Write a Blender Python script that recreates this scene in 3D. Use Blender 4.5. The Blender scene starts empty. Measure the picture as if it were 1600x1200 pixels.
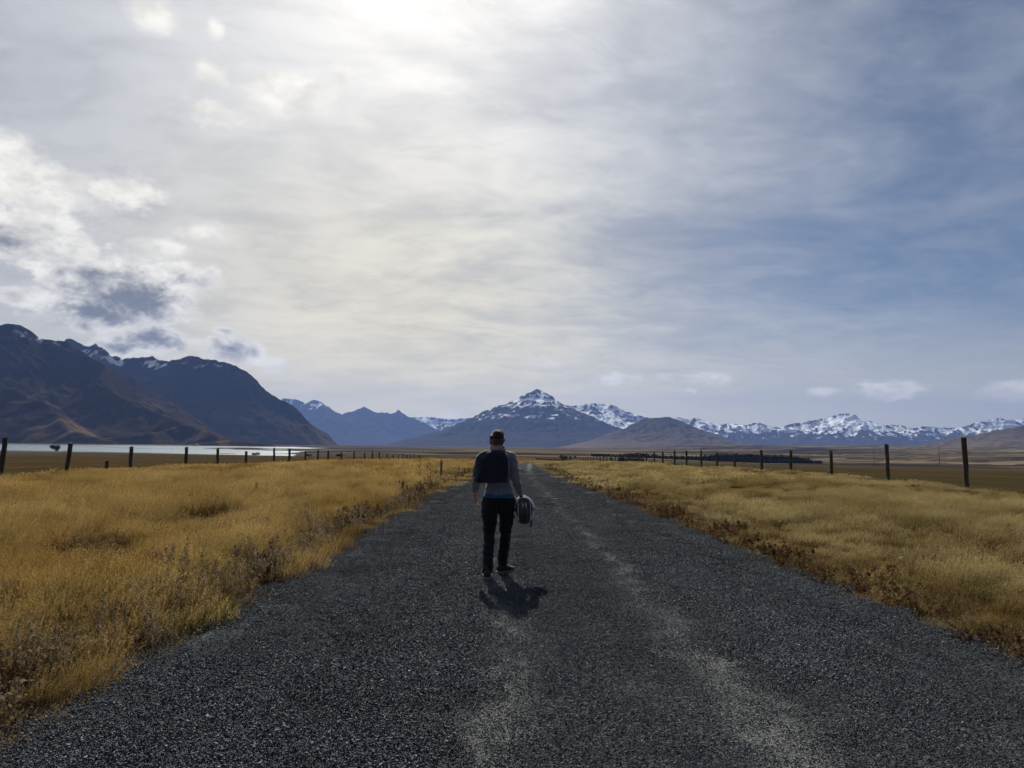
import bpy, bmesh, math, random
import numpy as np
from mathutils import Vector, Matrix, Euler

random.seed(7)
RNG = np.random.default_rng(11)
scene = bpy.context.scene
COL = scene.collection
R = math.radians

# ------------------------------------------------------------------ camera
FPX = 1126.0                      # focal length in pixels of a 1600 px wide frame
CAM_Z = 1.53
PITCH = math.atan(97.0 / FPX)
ROLL = R(0.68)
cam_d = bpy.data.cameras.new('camera')
cam_d.sensor_width = 36.0
cam_d.lens = 36.0 * FPX / 1600.0
cam_d.clip_start = 0.05
cam_d.clip_end = 60000.0
cam = bpy.data.objects.new('camera', cam_d)
COL.objects.link(cam)
fwd = Vector((0, math.cos(PITCH), math.sin(PITCH)))
rgt = Vector((1, 0, 0))
upv = Vector((0, -math.sin(PITCH), math.cos(PITCH)))
r2 = rgt * math.cos(ROLL) + upv * math.sin(ROLL)
u2 = -rgt * math.sin(ROLL) + upv * math.cos(ROLL)
cam.matrix_world = Matrix(((r2.x, u2.x, -fwd.x, 0), (r2.y, u2.y, -fwd.y, 0),
                           (r2.z, u2.z, -fwd.z, CAM_Z), (0, 0, 0, 1)))
scene.camera = cam


def ray(px, py):
    """direction of the line of sight through a point of the 1600 x 1200 frame"""
    v = fwd + r2 * ((px - 800.0) / FPX) + u2 * ((600.0 - py) / FPX)
    return v.normalized()


def at(px, py, depth):
    v = ray(px, py)
    return Vector((0, 0, CAM_Z)) + v * (depth / v.y)


# ------------------------------------------------------------------ render settings
vs = scene.view_settings
scene.display_settings.display_device = 'sRGB'
vs.view_transform = 'Standard'
vs.look = 'None'
vs.exposure = EXPOSURE = 0.80
vs.gamma = 1.0
vs.use_curve_mapping = False
scene.render.engine = 'CYCLES'
cy = scene.cycles
cy.use_denoising = True
cy.max_bounces = 8
cy.diffuse_bounces = 3
cy.glossy_bounces = 2
cy.transmission_bounces = 4
cy.transparent_max_bounces = 8
cy.volume_bounces = 1
cy.use_adaptive_sampling = True
cy.adaptive_threshold = 0.02
cy.adaptive_min_samples = 12
cy.sample_clamp_indirect = 6.0
cy.pixel_filter_type = 'BLACKMAN_HARRIS'
cy.filter_width = 1.5


# ------------------------------------------------------------------ node helper
class NT:
    def __init__(self, tree):
        self.t = tree
        self.n = tree.nodes
        self.l = tree.links

    def new(self, typ, **kw):
        nd = self.n.new(typ)
        for k, v in kw.items():
            setattr(nd, k, v)
        return nd

    def put(self, sock, val):
        if isinstance(val, bpy.types.NodeSocket):
            self.l.new(val, sock)
        elif val is not None:
            if sock.type == 'RGBA' and not hasattr(val, '__len__'):
                val = (val, val, val, 1)
            elif sock.type == 'RGBA' and len(val) == 3:
                val = (*val, 1)
            elif sock.type == 'VECTOR' and not hasattr(val, '__len__'):
                val = (val, val, val)
            sock.default_value = val

    def m(self, op, a, b=None, c=None, clamp=False):
        nd = self.new('ShaderNodeMath', operation=op, use_clamp=clamp)
        self.put(nd.inputs[0], a)
        self.put(nd.inputs[1], b)
        self.put(nd.inputs[2], c)
        return nd.outputs[0]

    def v(self, op, a, b=None, out=0):
        nd = self.new('ShaderNodeVectorMath', operation=op)
        self.put(nd.inputs[0], a)
        if b is not None:
            self.put(nd.inputs[3 if op == 'SCALE' else 1], b)
        return nd.outputs[1 if op in ('DOT_PRODUCT', 'LENGTH', 'DISTANCE') else 0]

    def sep(self, a):
        nd = self.new('ShaderNodeSeparateXYZ')
        self.put(nd.inputs[0], a)
        return nd.outputs

    def xyz(self, a, b, c):
        nd = self.new('ShaderNodeCombineXYZ')
        for i, q in enumerate((a, b, c)):
            self.put(nd.inputs[i], q)
        return nd.outputs[0]

    def noise(self, vec, scale, detail=4, rough=0.55, dist=0.0, color=False):
        nd = self.new('ShaderNodeTexNoise')
        self.put(nd.inputs['Vector'], vec)
        nd.inputs['Scale'].default_value = scale
        nd.inputs['Detail'].default_value = detail
        nd.inputs['Roughness'].default_value = rough
        nd.inputs['Distortion'].default_value = dist
        return nd.outputs['Color' if color else 'Fac']

    def mr(self, val, a, b, c=0.0, d=1.0, smooth=True):
        nd = self.new('ShaderNodeMapRange')
        nd.interpolation_type = 'SMOOTHSTEP' if smooth else 'LINEAR'
        for i, q in enumerate((val, a, b, c, d)):
            self.put(nd.inputs[i], q)
        return nd.outputs[0]

    def mix(self, fac, a, b, blend='MIX'):
        nd = self.new('ShaderNodeMix', data_type='RGBA', blend_type=blend)
        self.put(nd.inputs[0], fac)
        self.put(nd.inputs[6], a)
        self.put(nd.inputs[7], b)
        return nd.outputs[2]

    def attr(self, name, out='Fac'):
        nd = self.new('ShaderNodeAttribute', attribute_name=name)
        return nd.outputs[out]


# ------------------------------------------------------------------ world
SUN_AZ = R(-7.5)
SUN_EL = R(40.0)
SUN_DIR = Vector((math.sin(SUN_AZ) * math.cos(SUN_EL), math.cos(SUN_AZ) * math.cos(SUN_EL), math.sin(SUN_EL)))
world = bpy.data.worlds.new('World')
scene.world = world
world.use_nodes = True
W = NT(world.node_tree)
W.n.clear()
SKY_STRENGTH = 0.1
sky = W.new('ShaderNodeTexSky', sky_type='NISHITA', sun_disc=False)
sky.sun_elevation = SUN_EL
sky.sun_rotation = SUN_AZ
sky.altitude = 700.0
sky.air_density = 1.0
sky.dust_density = 0.6
sky.ozone_density = 1.6


def lin(r, g, b, s=1.0):
    """sRGB bytes of a sky tone to the world's units"""
    f = lambda c: ((c / 255) / 12.92 if c < 10.3 else (((c / 255) + 0.055) / 1.055) ** 2.4)
    return tuple(f(c) * s / SKY_STRENGTH for c in (r, g, b))


tc = W.new('ShaderNodeTexCoord')
D = W.v('NORMALIZE', tc.outputs['Generated'])
dx, dy, dz = W.sep(D)
az = W.m('ARCTAN2', dx, dy)
el = W.m('ARCSINE', dz)
DEG = 57.2958
azd = W.m('MULTIPLY', az, DEG)
eld = W.m('MULTIPLY', el, DEG)
sunang = W.m('MULTIPLY', W.m('ARCCOSINE', W.v('DOT_PRODUCT', D, tuple(SUN_DIR))), DEG)
# high cirrus sheet seen in perspective on a plane aloft
inv = W.m('DIVIDE', 1.0, W.m('MAXIMUM', W.m('ADD', dz, 0.17), 0.06))
P = W.xyz(W.m('MULTIPLY', dx, inv), W.m('MULTIPLY', dy, inv), 0.0)
rotn = W.new('ShaderNodeMapping')
W.put(rotn.inputs[0], P)
rotn.inputs['Rotation'].default_value = (0, 0, R(-20))
rotn.inputs['Scale'].default_value = (0.72, 1.05, 1.0)
PR = rotn.outputs[0]
n1 = W.noise(PR, 1.9, 6, 0.58, 0.7)
n2 = W.noise(PR, 7.0, 5, 0.62, 0.5)
n3 = W.noise(PR, 0.7, 2, 0.5, 0.3)
nn = W.m('ADD', W.m('ADD', W.m('MULTIPLY', n1, 0.56), W.m('MULTIPLY', n2, 0.30)), W.m('MULTIPLY', n3, 0.14))
# the sheet thins out to the east (right) and thickens to the west
side = W.mr(azd, -14.0, 40.0, 1.0, 0.22)
cov = W.m('ADD', side, W.m('MULTIPLY', W.m('SUBTRACT', nn, 0.5), W.mr(azd, -20.0, 20.0, 0.8, 1.6)), clamp=True)
# forward scattering of the sheet around the veiled sun
g1 = W.m('POWER', 2.71828, W.m('MULTIPLY', W.m('MULTIPLY', sunang, sunang), -1.0 / (2 * 11.0 ** 2)))
g2 = W.m('POWER', 2.71828, W.m('MULTIPLY', W.m('MULTIPLY', sunang, sunang), -1.0 / (2 * 25.0 ** 2)))
back = W.mr(sunang, 20.0, 120.0, 1.0, 0.0)
sheet = W.mix(back, lin(80, 92, 114), lin(186, 190, 196))
azs = W.m('ADD', azd, 9.0)
lowb = W.m('MULTIPLY', W.mr(eld, 2.0, 32.0, 1.0, 0.0), W.m('POWER', 2.71828, W.m('MULTIPLY', W.m('MULTIPLY', azs, azs), -1.0 / (2 * 16.0 ** 2))))
sheet = W.mix(W.m('MULTIPLY', lowb, 0.95), sheet, lin(255, 244, 210))
tex = W.mr(nn, 0.32, 0.66, 0.82, 1.10)
sheet = W.mix(1.0, sheet, W.xyz(tex, tex, tex), 'MULTIPLY')
glow = W.mix(1.0, W.mix(g2, (0, 0, 0), lin(76, 74, 70)), W.mix(g1, (0, 0, 0), lin(232, 222, 202)), 'ADD')
sheet = W.mix(1.0, sheet, W.mix(1.0, glow, W.xyz(tex, tex, tex), 'MULTIPLY'), 'ADD')
clear = W.mix(1.0, sky.outputs[0], (0.385, 0.42, 0.46), 'MULTIPLY')
skyc = W.mix(cov, clear, sheet)
# pale air low over the plain
low = W.mr(eld, 0.0, 11.0, 0.75, 0.0)
skyc = W.mix(low, skyc, W.mix(W.mr(sunang, 30, 75), lin(255, 245, 212, 1.12), lin(200, 199, 188)))

# cumulus, each at its bearing and height: px centre, px radii, thickness, tilt
CUM = [
    (205, 465, 112, 36, 1.0), (150, 488, 85, 24, 1.0), (165, 428, 95, 28, 0.75), (95, 425, 60, 22, 0.55), (280, 440, 60, 28, 0.5),
    (245, 388, 42, 18, 0.25), (60, 360, 80, 34, 0.45), (5, 372, 42, 26, 0.8), (110, 378, 60, 22, 0.4),
    (55, 295, 95, 36, 0.30), (190, 300, 65, 22, 0.22), (10, 245, 50, 36, 0.25),
    (232, 532, 70, 20, 0.95), (190, 541, 46, 11, 0.9), (365, 547, 50, 22, 0.75), (348, 516, 20, 8, 0.55), (420, 563, 45, 9, 0.12), (430, 578, 28, 7, 0.1),
    (450, 145, 82, 34, 0.03), (350, 182, 70, 19, 0.05), (240, 22, 42, 22, 0.05), (330, 115, 32, 18, 0.04), (40, 463, 48, 14, 0.4),
    (535, 115, 22, 26, 0.0), (335, 45, 16, 12, 0.0), (325, 365, 50, 16, 0.12),
    (962, 592, 50, 11, 0.16), (1040, 591, 18, 7, 0.1), (1105, 590, 40, 12, 0.30), (850, 566, 30, 10, 0.05), (1080, 610, 14, 5, 0.1),
    (1286, 611, 24, 8, 0.14), (1386, 610, 54, 13, 0.28), (1590, 612, 40, 15, 0.18), (690, 651, 62, 9, 0.10),
]
Q = W.xyz(azd, eld, 0.0)
wn = W.noise(W.v('MULTIPLY', Q, (0.8, 1.2, 1.0)), 0.34, 5, 0.62, 0.0, True)
wn2 = W.noise(W.v('MULTIPLY', Q, (0.8, 1.2, 1.0)), 1.5, 5, 0.62, 0.0, True)
QW = W.v('ADD', Q, W.v('ADD', W.v('MULTIPLY', W.v('SUBTRACT', wn, (0.5, 0.5, 0.5)), (5.2, 3.0, 0)),
                       W.v('MULTIPLY', W.v('SUBTRACT', wn2, (0.5, 0.5, 0.5)), (1.7, 1.1, 0))))
F = None
DK = None
for (cx_, cy_, rx_, ry_, th_) in CUM:
    d0 = ray(cx_, cy_)
    a0, e0 = math.degrees(math.atan2(d0.x, d0.y)), math.degrees(math.asin(d0.z))
    k = math.degrees(1.0 / FPX)
    small = 0.25 + 0.75 * min(1.0, rx_ / 90.0)
    src = QW if rx_ > 55 else W.v('ADD', W.v('SCALE', W.v('SUBTRACT', QW, Q), small * 0.8), Q)
    ln = W.v('LENGTH', W.v('MULTIPLY', W.v('SUBTRACT', src, (a0, e0, 0)), (1 / (rx_ * k * 1.15), 1 / (ry_ * k * 1.25), 0)))
    f = W.m('SUBTRACT', 1.0, ln, clamp=True)
    df = W.m('MULTIPLY', f, th_)
    F = f if F is None else W.m('MAXIMUM', F, f)
    DK = df if DK is None else W.m('MAXIMUM', DK, df)
det = W.noise(W.v('MULTIPLY', Q, (0.9, 1.3, 1.0)), 0.75, 6, 0.56)
calpha = W.mr(W.m('ADD', F, W.m('MULTIPLY', W.m('SUBTRACT', det, 0.5), 0.9)), 0.0, W.mr(DK, 0.0, 0.2, 0.80, 0.42))
calpha = W.m('MULTIPLY', calpha, W.mr(F, 0.0, 0.12))
det2 = W.noise(W.v('MULTIPLY', Q, (0.9, 1.3, 1.0)), 0.55, 6, 0.7, 0.4)
cdark = W.mr(W.m('ADD', DK, W.m('MULTIPLY', W.m('SUBTRACT', det2, 0.5), 1.2)), 0.14, 0.92)
cdark = W.m('MULTIPLY', cdark, W.mr(DK, 0.02, 0.25))
rim = W.mix(W.mr(sunang, 15, 70), lin(255, 251, 240, 1.06), lin(250, 247, 236))
shade = W.mr(W.noise(W.v('MULTIPLY', Q, (0.9, 1.4, 1.0)), 0.5, 3, 0.5), 0.3, 0.68, 0.78, 1.05)
rim = W.mix(1.0, rim, W.xyz(shade, shade, shade), 'MULTIPLY')
ccol = W.mix(cdark, rim, lin(124, 127, 130))
skyc = W.mix(W.m('MULTIPLY', calpha, W.mr(DK, 0.0, 0.25, 0.75, 0.97)), skyc, ccol)
bg = W.new('ShaderNodeBackground')
W.put(bg.inputs['Color'], skyc)
bg.inputs['Strength'].default_value = SKY_STRENGTH * 0.60
wo = W.new('ShaderNodeOutputWorld')
W.l.new(bg.outputs[0], wo.inputs['Surface'])
world.cycles.sampling_method = 'MANUAL'
world.cycles.sample_map_resolution = 512

# ------------------------------------------------------------------ sun
sun_d = bpy.data.lights.new('sun', 'SUN')
sun_d.energy = 5.0
sun_d.angle = R(0.6)
sun_d.color = (1.0, 0.95, 0.86)
sun = bpy.data.objects.new('sun', sun_d)
COL.objects.link(sun)
sun.rotation_euler = SUN_DIR.to_track_quat('Z', 'Y').to_euler()


# ------------------------------------------------------------------ numpy noise
def _hash(ix, iy, seed):
    h = (ix.astype(np.int64) * 374761393 + iy.astype(np.int64) * 668265263 + seed * 982451653) & 0xFFFFFFFF
    h = ((h ^ (h >> 13)) * 1274126177) & 0xFFFFFFFF
    return (h ^ (h >> 16)) & 0xFFFFFFFF


def gnoise(x, y, seed=0):
    x = np.asarray(x, float)
    y = np.asarray(y, float)
    ix, iy = np.floor(x), np.floor(y)
    fx, fy = x - ix, y - iy
    u = fx * fx * fx * (fx * (fx * 6 - 15) + 10)
    v = fy * fy * fy * (fy * (fy * 6 - 15) + 10)

    def g(ox, oy):
        a = _hash(ix + ox, iy + oy, seed) / 4294967296.0 * 2 * np.pi
        return np.cos(a) * (fx - ox) + np.sin(a) * (fy - oy)
    a = g(0, 0) * (1 - u) + g(1, 0) * u
    b = g(0, 1) * (1 - u) + g(1, 1) * u
    return (a * (1 - v) + b * v) * 1.5


def fbm(x, y, seed=0, octv=5, gain=0.5):
    s, a = 0.0, 1.0
    for i in range(octv):
        s = s + a * gnoise(x, y, seed + i * 17)
        x, y, a = x * 2.03 + 5.1, y * 2.03 - 3.7, a * gain
    return s


def ridged(x, y, seed=0, octv=4, gain=0.5):
    s, a, w = 0.0, 1.0, 0.0
    for i in range(octv):
        s = s + a * (1 - np.abs(gnoise(x, y, seed + i * 31)) * 1.6)
        w += a
        x, y, a = x * 2.07 + 2.3, y * 2.07 + 7.9, a * gain
    return s / w


def sstep(a, b, x):
    t = np.clip((x - a) / (b - a), 0, 1)
    return t * t * (3 - 2 * t)


# ------------------------------------------------------------------ object helpers
def link(o, parent=None):
    COL.objects.link(o)
    if parent is not None:
        o.parent = parent
    return o


def tag(o, label=None, cat=None, group=None, kind=None):
    if label:
        o['label'] = label
    if cat:
        o['category'] = cat
    if group:
        o['group'] = group
    if kind:
        o['kind'] = kind
    return o


def np_mesh(name, verts, faces, smooth=True, attrs=None, face_mat=None):
    """verts (n,3); faces (m,3) or (m,4) array"""
    me = bpy.data.meshes.new(name)
    verts = np.ascontiguousarray(verts, dtype=np.float32)
    faces = np.ascontiguousarray(faces, dtype=np.int32)
    k = faces.shape[1]
    me.vertices.add(len(verts))
    me.vertices.foreach_set('co', verts.ravel())
    me.loops.add(faces.size)
    me.loops.foreach_set('vertex_index', faces.ravel())
    me.polygons.add(len(faces))
    me.polygons.foreach_set('loop_start', np.arange(0, faces.size, k, dtype=np.int32))
    me.polygons.foreach_set('loop_total', np.full(len(faces), k, dtype=np.int32))
    me.polygons.foreach_set('use_smooth', np.full(len(faces), smooth, dtype=bool))
    if face_mat is not None:
        me.polygons.foreach_set('material_index', np.asarray(face_mat, dtype=np.int32))
    me.update(calc_edges=True)
    for an, av in (attrs or {}).items():
        av = np.asarray(av, dtype=np.float32)
        if av.ndim == 1:
            at_ = me.attributes.new(an, 'FLOAT', 'POINT')
            at_.data.foreach_set('value', av)
        else:
            at_ = me.attributes.new(an, 'FLOAT_VECTOR', 'POINT')
            at_.data.foreach_set('vector', np.ascontiguousarray(av).ravel())
    return me


def grid_faces(nu, nv):
    i = np.arange(nu * nv).reshape(nv, nu)
    return np.stack([i[:-1, :-1], i[:-1, 1:], i[1:, 1:], i[1:, :-1]], -1).reshape(-1, 4)


def obj(name, me, mat=None, parent=None):
    if mat is not None:
        for m_ in (mat if isinstance(mat, (list, tuple)) else [mat]):
            me.materials.append(m_)
    return link(bpy.data.objects.new(name, me), parent)


def empty(name, loc, parent=None):
    o = bpy.data.objects.new(name, None)
    o.location = loc
    o.empty_display_size = 0.2
    return link(o, parent)


def material(name, rough=0.9, spec=0.3):
    ma = bpy.data.materials.new(name)
    ma.use_nodes = True
    t = NT(ma.node_tree)
    b = ma.node_tree.nodes['Principled BSDF']
    b.inputs['Roughness'].default_value = rough
    b.inputs['Specular IOR Level'].default_value = spec
    return ma, t, b


def bump(t, b, height, strength=0.5, dist=0.02):
    nd = t.new('ShaderNodeBump')
    nd.inputs['Strength'].default_value = strength
    nd.inputs['Distance'].default_value = dist
    t.put(nd.inputs['Height'], height)
    t.l.new(nd.outputs[0], b.inputs['Normal'])


def plain(name, col, rough=0.85, spec=0.3, var=0.25, scale=30.0, bstr=0.3, bdist=0.004, sheen=0.0):
    """a plain surface with procedural tone variation and fine relief"""
    ma, t, b = material(name, rough, spec)
    tcn = t.new('ShaderNodeTexCoord')
    n = t.noise(tcn.outputs['Object'], scale, 5, 0.6)
    k = t.mr(n, 0.25, 0.75, 1 - var, 1 + var, False)
    t.put(b.inputs['Base Color'], t.mix(1.0, col, t.xyz(k, k, k), 'MULTIPLY'))
    bump(t, b, t.noise(tcn.outputs['Object'], scale * 4, 3, 0.6), bstr, bdist)
    if sheen:
        b.inputs['Sheen Weight'].default_value = sheen
    return ma


# ------------------------------------------------------------------ lie of the land
CX_D = [-60, 0, 5, 10, 17, 28, 45, 80, 150, 250, 310, 380, 450, 560]
CX_X = [0.7, 0.62, 0.60, 0.50, 0.42, 0.22, 0.28, 1.2, 3.3, 5.2, 4.2, -9, -38, -110]
HW_D = [-60, 0, 5, 17, 28, 60, 600]
HW_W = [3.1, 3.1, 3.1, 2.75, 2.45, 2.25, 2.2]
_dd = np.linspace(-60, 560, 621)
_cc = np.interp(_dd, CX_D, CX_X)
_ker = np.hanning(15)
_ker /= _ker.sum()
_cs = np.convolve(np.pad(_cc, 7, mode='edge'), _ker, 'valid')


def road_c(d):
    return np.interp(d, _dd, _cs)


def road_w(d):
    return np.interp(d, HW_D, HW_W)


BASE_R = [0, 30, 81, 165, 300, 600, 1000, 2000, 4000, 20000]
BASE_Z = [0, 0, -0.55, -2.3, -4.9, -7.3, -8.3, -8.6, -8.8, -9.0]
BASER_Z = [0, 0, -0.55, -2.3, -5.2, -10.5, -10.5, -2.0, 22.0, 60.0]
WATER_Z = -8.0


def land(x, y):
    x = np.asarray(x, float)
    y = np.asarray(y, float)
    r = np.hypot(x, y)
    azm = np.degrees(np.arctan2(x, np.maximum(y, 1e-3)))
    rt = sstep(3, 20, azm)
    base = np.interp(r, BASE_R, BASE_Z) * (1 - rt) + np.interp(r, BASE_R, BASER_Z) * rt
    l = x - road_c(y)
    e = np.abs(l) - road_w(y)
    near = 1 - sstep(13.0, 20.0, e)
    berm = sstep(0.3, 4.5, e) * 0.24 * near - 0.06 * np.exp(-((e - 0.5) / 0.4) ** 2)
    lump = fbm(x * 0.16, y * 0.09, 3, 3) * 0.20 * sstep(1.0, 4.5, e) * near
    past = fbm(x * 0.02, y * 0.02, 9, 3) * 0.35 * sstep(16, 40, e) * (1 - sstep(300, 600, r))
    drop = -0.35 * sstep(14, 24, e)
    # braided flats round the water's level
    flat = sstep(420, 800, r) * (1 - rt)
    lakez = sstep(-16, -22, azm) if False else 1 - sstep(-24, -15, azm)
    shore = np.interp(azm, [-60, -35, -24, -14, -6, 3], [820, 800, 640, 520, 700, 900])
    br = fbm(x * 0.0045 + 3, y * 0.0016, 21, 4) * 1.5 - 0.1
    brz = WATER_Z + br + 0.15 + 1.8 * sstep(-18, -11, azm)
    lak = WATER_Z - 1.2 + (0.85 + fbm(x * 0.007, y * 0.003, 5, 4) * 1.5) * sstep(-30, -20, azm)
    lak = lak + 3.0 * sstep(1950, 2250, r)
    tgt = lak * lakez + brz * (1 - lakez)
    k = sstep(shore * 0.93, shore * 1.04, r) * (1 - sstep(4, 12, azm)) * (1 - sstep(60, 80, np.abs(azm)))
    z = base + past + drop + berm + lump
    shore_up = np.maximum(WATER_Z + 0.9 - z, 0) * (1 - k) * sstep(400, 700, r) * (1 - rt)
    z = (z + shore_up) * (1 - k) + tgt * k
    # terraces to the right
    terr = (np.floor(fbm(x * 0.0022, y * 0.0012, 33, 3) * 4) * 1.8 + fbm(x * .01, y * .006, 35, 3) * 1.4) * rt * sstep(600, 1100, r) * (1 - sstep(5000, 8000, r))
    z = z + terr
    # bed under the carriageway
    crown = 0.05 * (1 - np.clip(np.abs(l) / 3.0, 0, 1) ** 2)
    inr = 1 - sstep(-0.1, 0.35, e)
    ok = (y > -60) & (y < 560)
    z = np.where(ok, z + inr * crown, z)
    return z


# ------------------------------------------------------------------ ground sheet
def build_ground():
    a_front = np.radians(np.linspace(-44, 44, 620))
    a_rest = np.radians(np.linspace(44, 316, 90))[1:-1]
    aa = np.concatenate([a_front, a_rest])
    rr = np.concatenate([[0.0], np.geomspace(1.2, 60, 190), np.geomspace(60, 13500, 230)[1:]])
    A, RR = np.meshgrid(aa, rr)
    X, Y = RR * np.sin(A), RR * np.cos(A)
    e = np.abs(X - road_c(Y)) - road_w(Y)
    Z = land(X, Y) - 0.07 * (1 - sstep(-0.35, 0.0, e)) * (Y > -60) * (Y < 560)
    nu, nv = len(aa), len(rr)
    V = np.stack([X, Y, Z], -1).reshape(-1, 3)
    f = grid_faces(nu, nv)
    i = np.arange(nu * nv).reshape(nv, nu)
    wrap = np.stack([i[:-1, -1], i[:-1, 0], i[1:, 0], i[1:, -1]], -1)
    f = np.concatenate([f, wrap])[:, ::-1]
    azm = np.degrees(np.arctan2(X, Y))
    fence_l = -17.0 - 0
    infield = ((X > -17.3) & (X < 15.3) & (Y < 560)).astype(float)
    attrs = {'field': infield.ravel(), 'edge': e.ravel()}
    me = np_mesh('ground', V, f, True, attrs)
    ma, t, b = material('ground_soil', 1.0, 0.0)
    geo = t.new('ShaderNodeNewGeometry')
    pos = geo.outputs['Position']
    px_, py_, pz_ = t.sep(pos)
    rad = t.v('LENGTH', t.xyz(px_, py_, 0))
    nA = t.noise(pos, 0.12, 5, 0.6)
    nB = t.noise(pos, 2.5, 4, 0.6)
    str_ = t.noise(t.v('MULTIPLY', pos, (0.0016, 0.007, 0)), 1.0, 6, 0.62, 0.4)
    # under the long grass: straw litter and earth
    straw = t.mix(t.mr(nB, 0.3, 0.7), (0.040, 0.026, 0.011), (0.090, 0.056, 0.020))
    # grazed pasture: brown to grey green
    past = t.mix(t.mr(nA, 0.35, 0.65), (0.032, 0.023, 0.011), (0.026, 0.028, 0.012))
    past = t.mix(t.mr(t.noise(t.v('MULTIPLY', pos, (0.02, 0.06, 0)), 1.0, 5, 0.6), 0.42, 0.62), past, (0.050, 0.028, 0.013))
    # far flats: pale tussock, scrub and shingle
    far = t.mix(t.mr(str_, 0.42, 0.62), (0.020, 0.017, 0.013), (0.13, 0.102, 0.064))
    far = t.mix(t.mr(t.noise(t.v('MULTIPLY', pos, (0.004, 0.016, 0)), 1.0, 5, 0.65), 0.50, 0.66), far, (0.022, 0.020, 0.018))
    left = t.mr(t.m('SUBTRACT', t.m('MULTIPLY', px_, -1.0), t.m('MULTIPLY', py_, 0.05)), 0.0, 120.0)
    shing = t.mix(t.mr(str_, 0.40, 0.60), (0.028, 0.025, 0.023), (0.070, 0.063, 0.056))
    far = t.mix(t.m('MULTIPLY', left, 0.85), far, shing)
    c = t.mix(t.mr(rad, 420.0, 720.0), past, far)
    c = t.mix(t.attr('field'), c, straw)
    # gravel shoulder and dusty verge beside the carriageway
    ed = t.m('ADD', t.attr('edge'), t.m('MULTIPLY', t.m('SUBTRACT', t.noise(pos, 3.0, 4), 0.5), 0.8))
    verge = t.mix(t.mr(nB, 0.3, 0.7), (0.040, 0.034, 0.026), (0.085, 0.062, 0.040))
    c = t.mix(t.m('MULTIPLY', t.mr(ed, 0.25, 1.0, 1.0, 0.0), t.attr('field')), c, verge)
    t.put(b.inputs['Base Color'], c)
    bump(t, b, t.m('ADD', t.noise(pos, 9.0, 5, 0.65), t.noise(pos, 0.8, 3)), 0.6, 0.08)
    o = obj('ground', me, ma)
    tag(o, 'brown pasture and straw covered plain running out to the mountains', None, None, 'structure')
    return o


build_ground()


# ------------------------------------------------------------------ gravel road
def road_z(X, Y, lat, rut, e):
    Z = land(X, Y) + 0.012 - 0.022 * rut + 0.035 * np.exp(-((e + 0.30) / 0.28) ** 2) + 0.006 * fbm(X * 1.3, Y * 0.9, 51, 3)
    return Z - 0.09 * sstep(-0.08, 0.14, e)


def build_road():
    dd = np.concatenate([np.linspace(-30, 2, 30), np.geomspace(2.2, 40, 260), np.geomspace(40, 470, 200)[1:]])
    uu = np.linspace(-1, 1, 75)
    U, Dd = np.meshgrid(uu, dd)
    tx = np.gradient(road_c(dd), dd)
    nrm = np.stack([np.ones_like(dd), -tx], -1)
    nrm /= np.linalg.norm(nrm, axis=1)[:, None]
    wob = 0.16 * gnoise(Dd * 0.7, np.sign(U) * 9 + 0.5, 41) + 0.10 * gnoise(Dd * 2.6, np.sign(U) * 5 + 0.5, 43)
    lat = U * (road_w(Dd) + 0.12 + wob * np.abs(U) ** 6)
    X = road_c(Dd) + lat * nrm[:, 0][:, None]
    Y = Dd + lat * nrm[:, 1][:, None]
    e = np.abs(lat) - road_w(Dd)
    mea = 0.10 * gnoise(Dd * 0.22, Dd * 0 + 3.3, 47)
    tr1 = np.exp(-((lat + 0.62 + mea) / 0.26) ** 2)
    tr2 = np.exp(-((lat - 0.82 + mea) / 0.32) ** 2)
    tr3 = np.exp(-((lat + 2.0) / 0.35) ** 2) * 0.35
    rut = np.clip(tr1 * 0.9 + tr2 + tr3, 0, 1)
    Z = road_z(X, Y, lat, rut, e)
    V = np.stack([X, Y, Z], -1).reshape(-1, 3)
    me = np_mesh('gravel_road', V, grid_faces(len(uu), len(dd)), True, {'rut': rut.ravel(), 'lat': lat.ravel()})
    ma, t, b = material('road_gravel', 1.0, 0.0)
    geo = t.new('ShaderNodeNewGeometry')
    pos = geo.outputs['Position']
    vor = t.new('ShaderNodeTexVoronoi')
    t.put(vor.inputs['Vector'], pos)
    vor.inputs['Scale'].default_value = 42.0
    cellv = t.sep(vor.outputs['Color'])[0]
    dust = t.mr(t.m('ADD', t.attr('rut'), t.m('MULTIPLY', t.m('SUBTRACT', t.noise(pos, 1.6, 5, 0.6), 0.5), 1.1)), 0.35, 1.05)
    stone = t.mix(cellv, (0.018, 0.020, 0.022), (0.066, 0.072, 0.078))
    patch = t.mr(t.noise(t.v('MULTIPLY', pos, (0.9, 0.25, 0)), 1.0, 4, 0.6), 0.3, 0.7, 0.75, 1.2)
    stone = t.mix(1.0, stone, t.xyz(patch, patch, patch), 'MULTIPLY')
    c = t.mix(t.m('MULTIPLY', dust, 0.75), stone, (0.115, 0.118, 0.115))
    t.put(b.inputs['Base Color'], c)
    h = t.m('SUBTRACT', 1.0, t.m('MULTIPLY', vor.outputs['Distance'], 1.0))
    h2 = t.m('MULTIPLY', t.m('ADD', h, t.m('MULTIPLY', t.noise(pos, 90.0, 3), 0.6)), t.m('SUBTRACT', 1.0, t.m('MULTIPLY', dust, 0.6)))
    bump(t, b, h2, 0.9, 0.02)
    o = obj('gravel_road', me, ma)
    tag(o, 'dark grey gravel road with pale wheel tracks running to the mountains', None, None, 'structure')


build_road()

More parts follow.
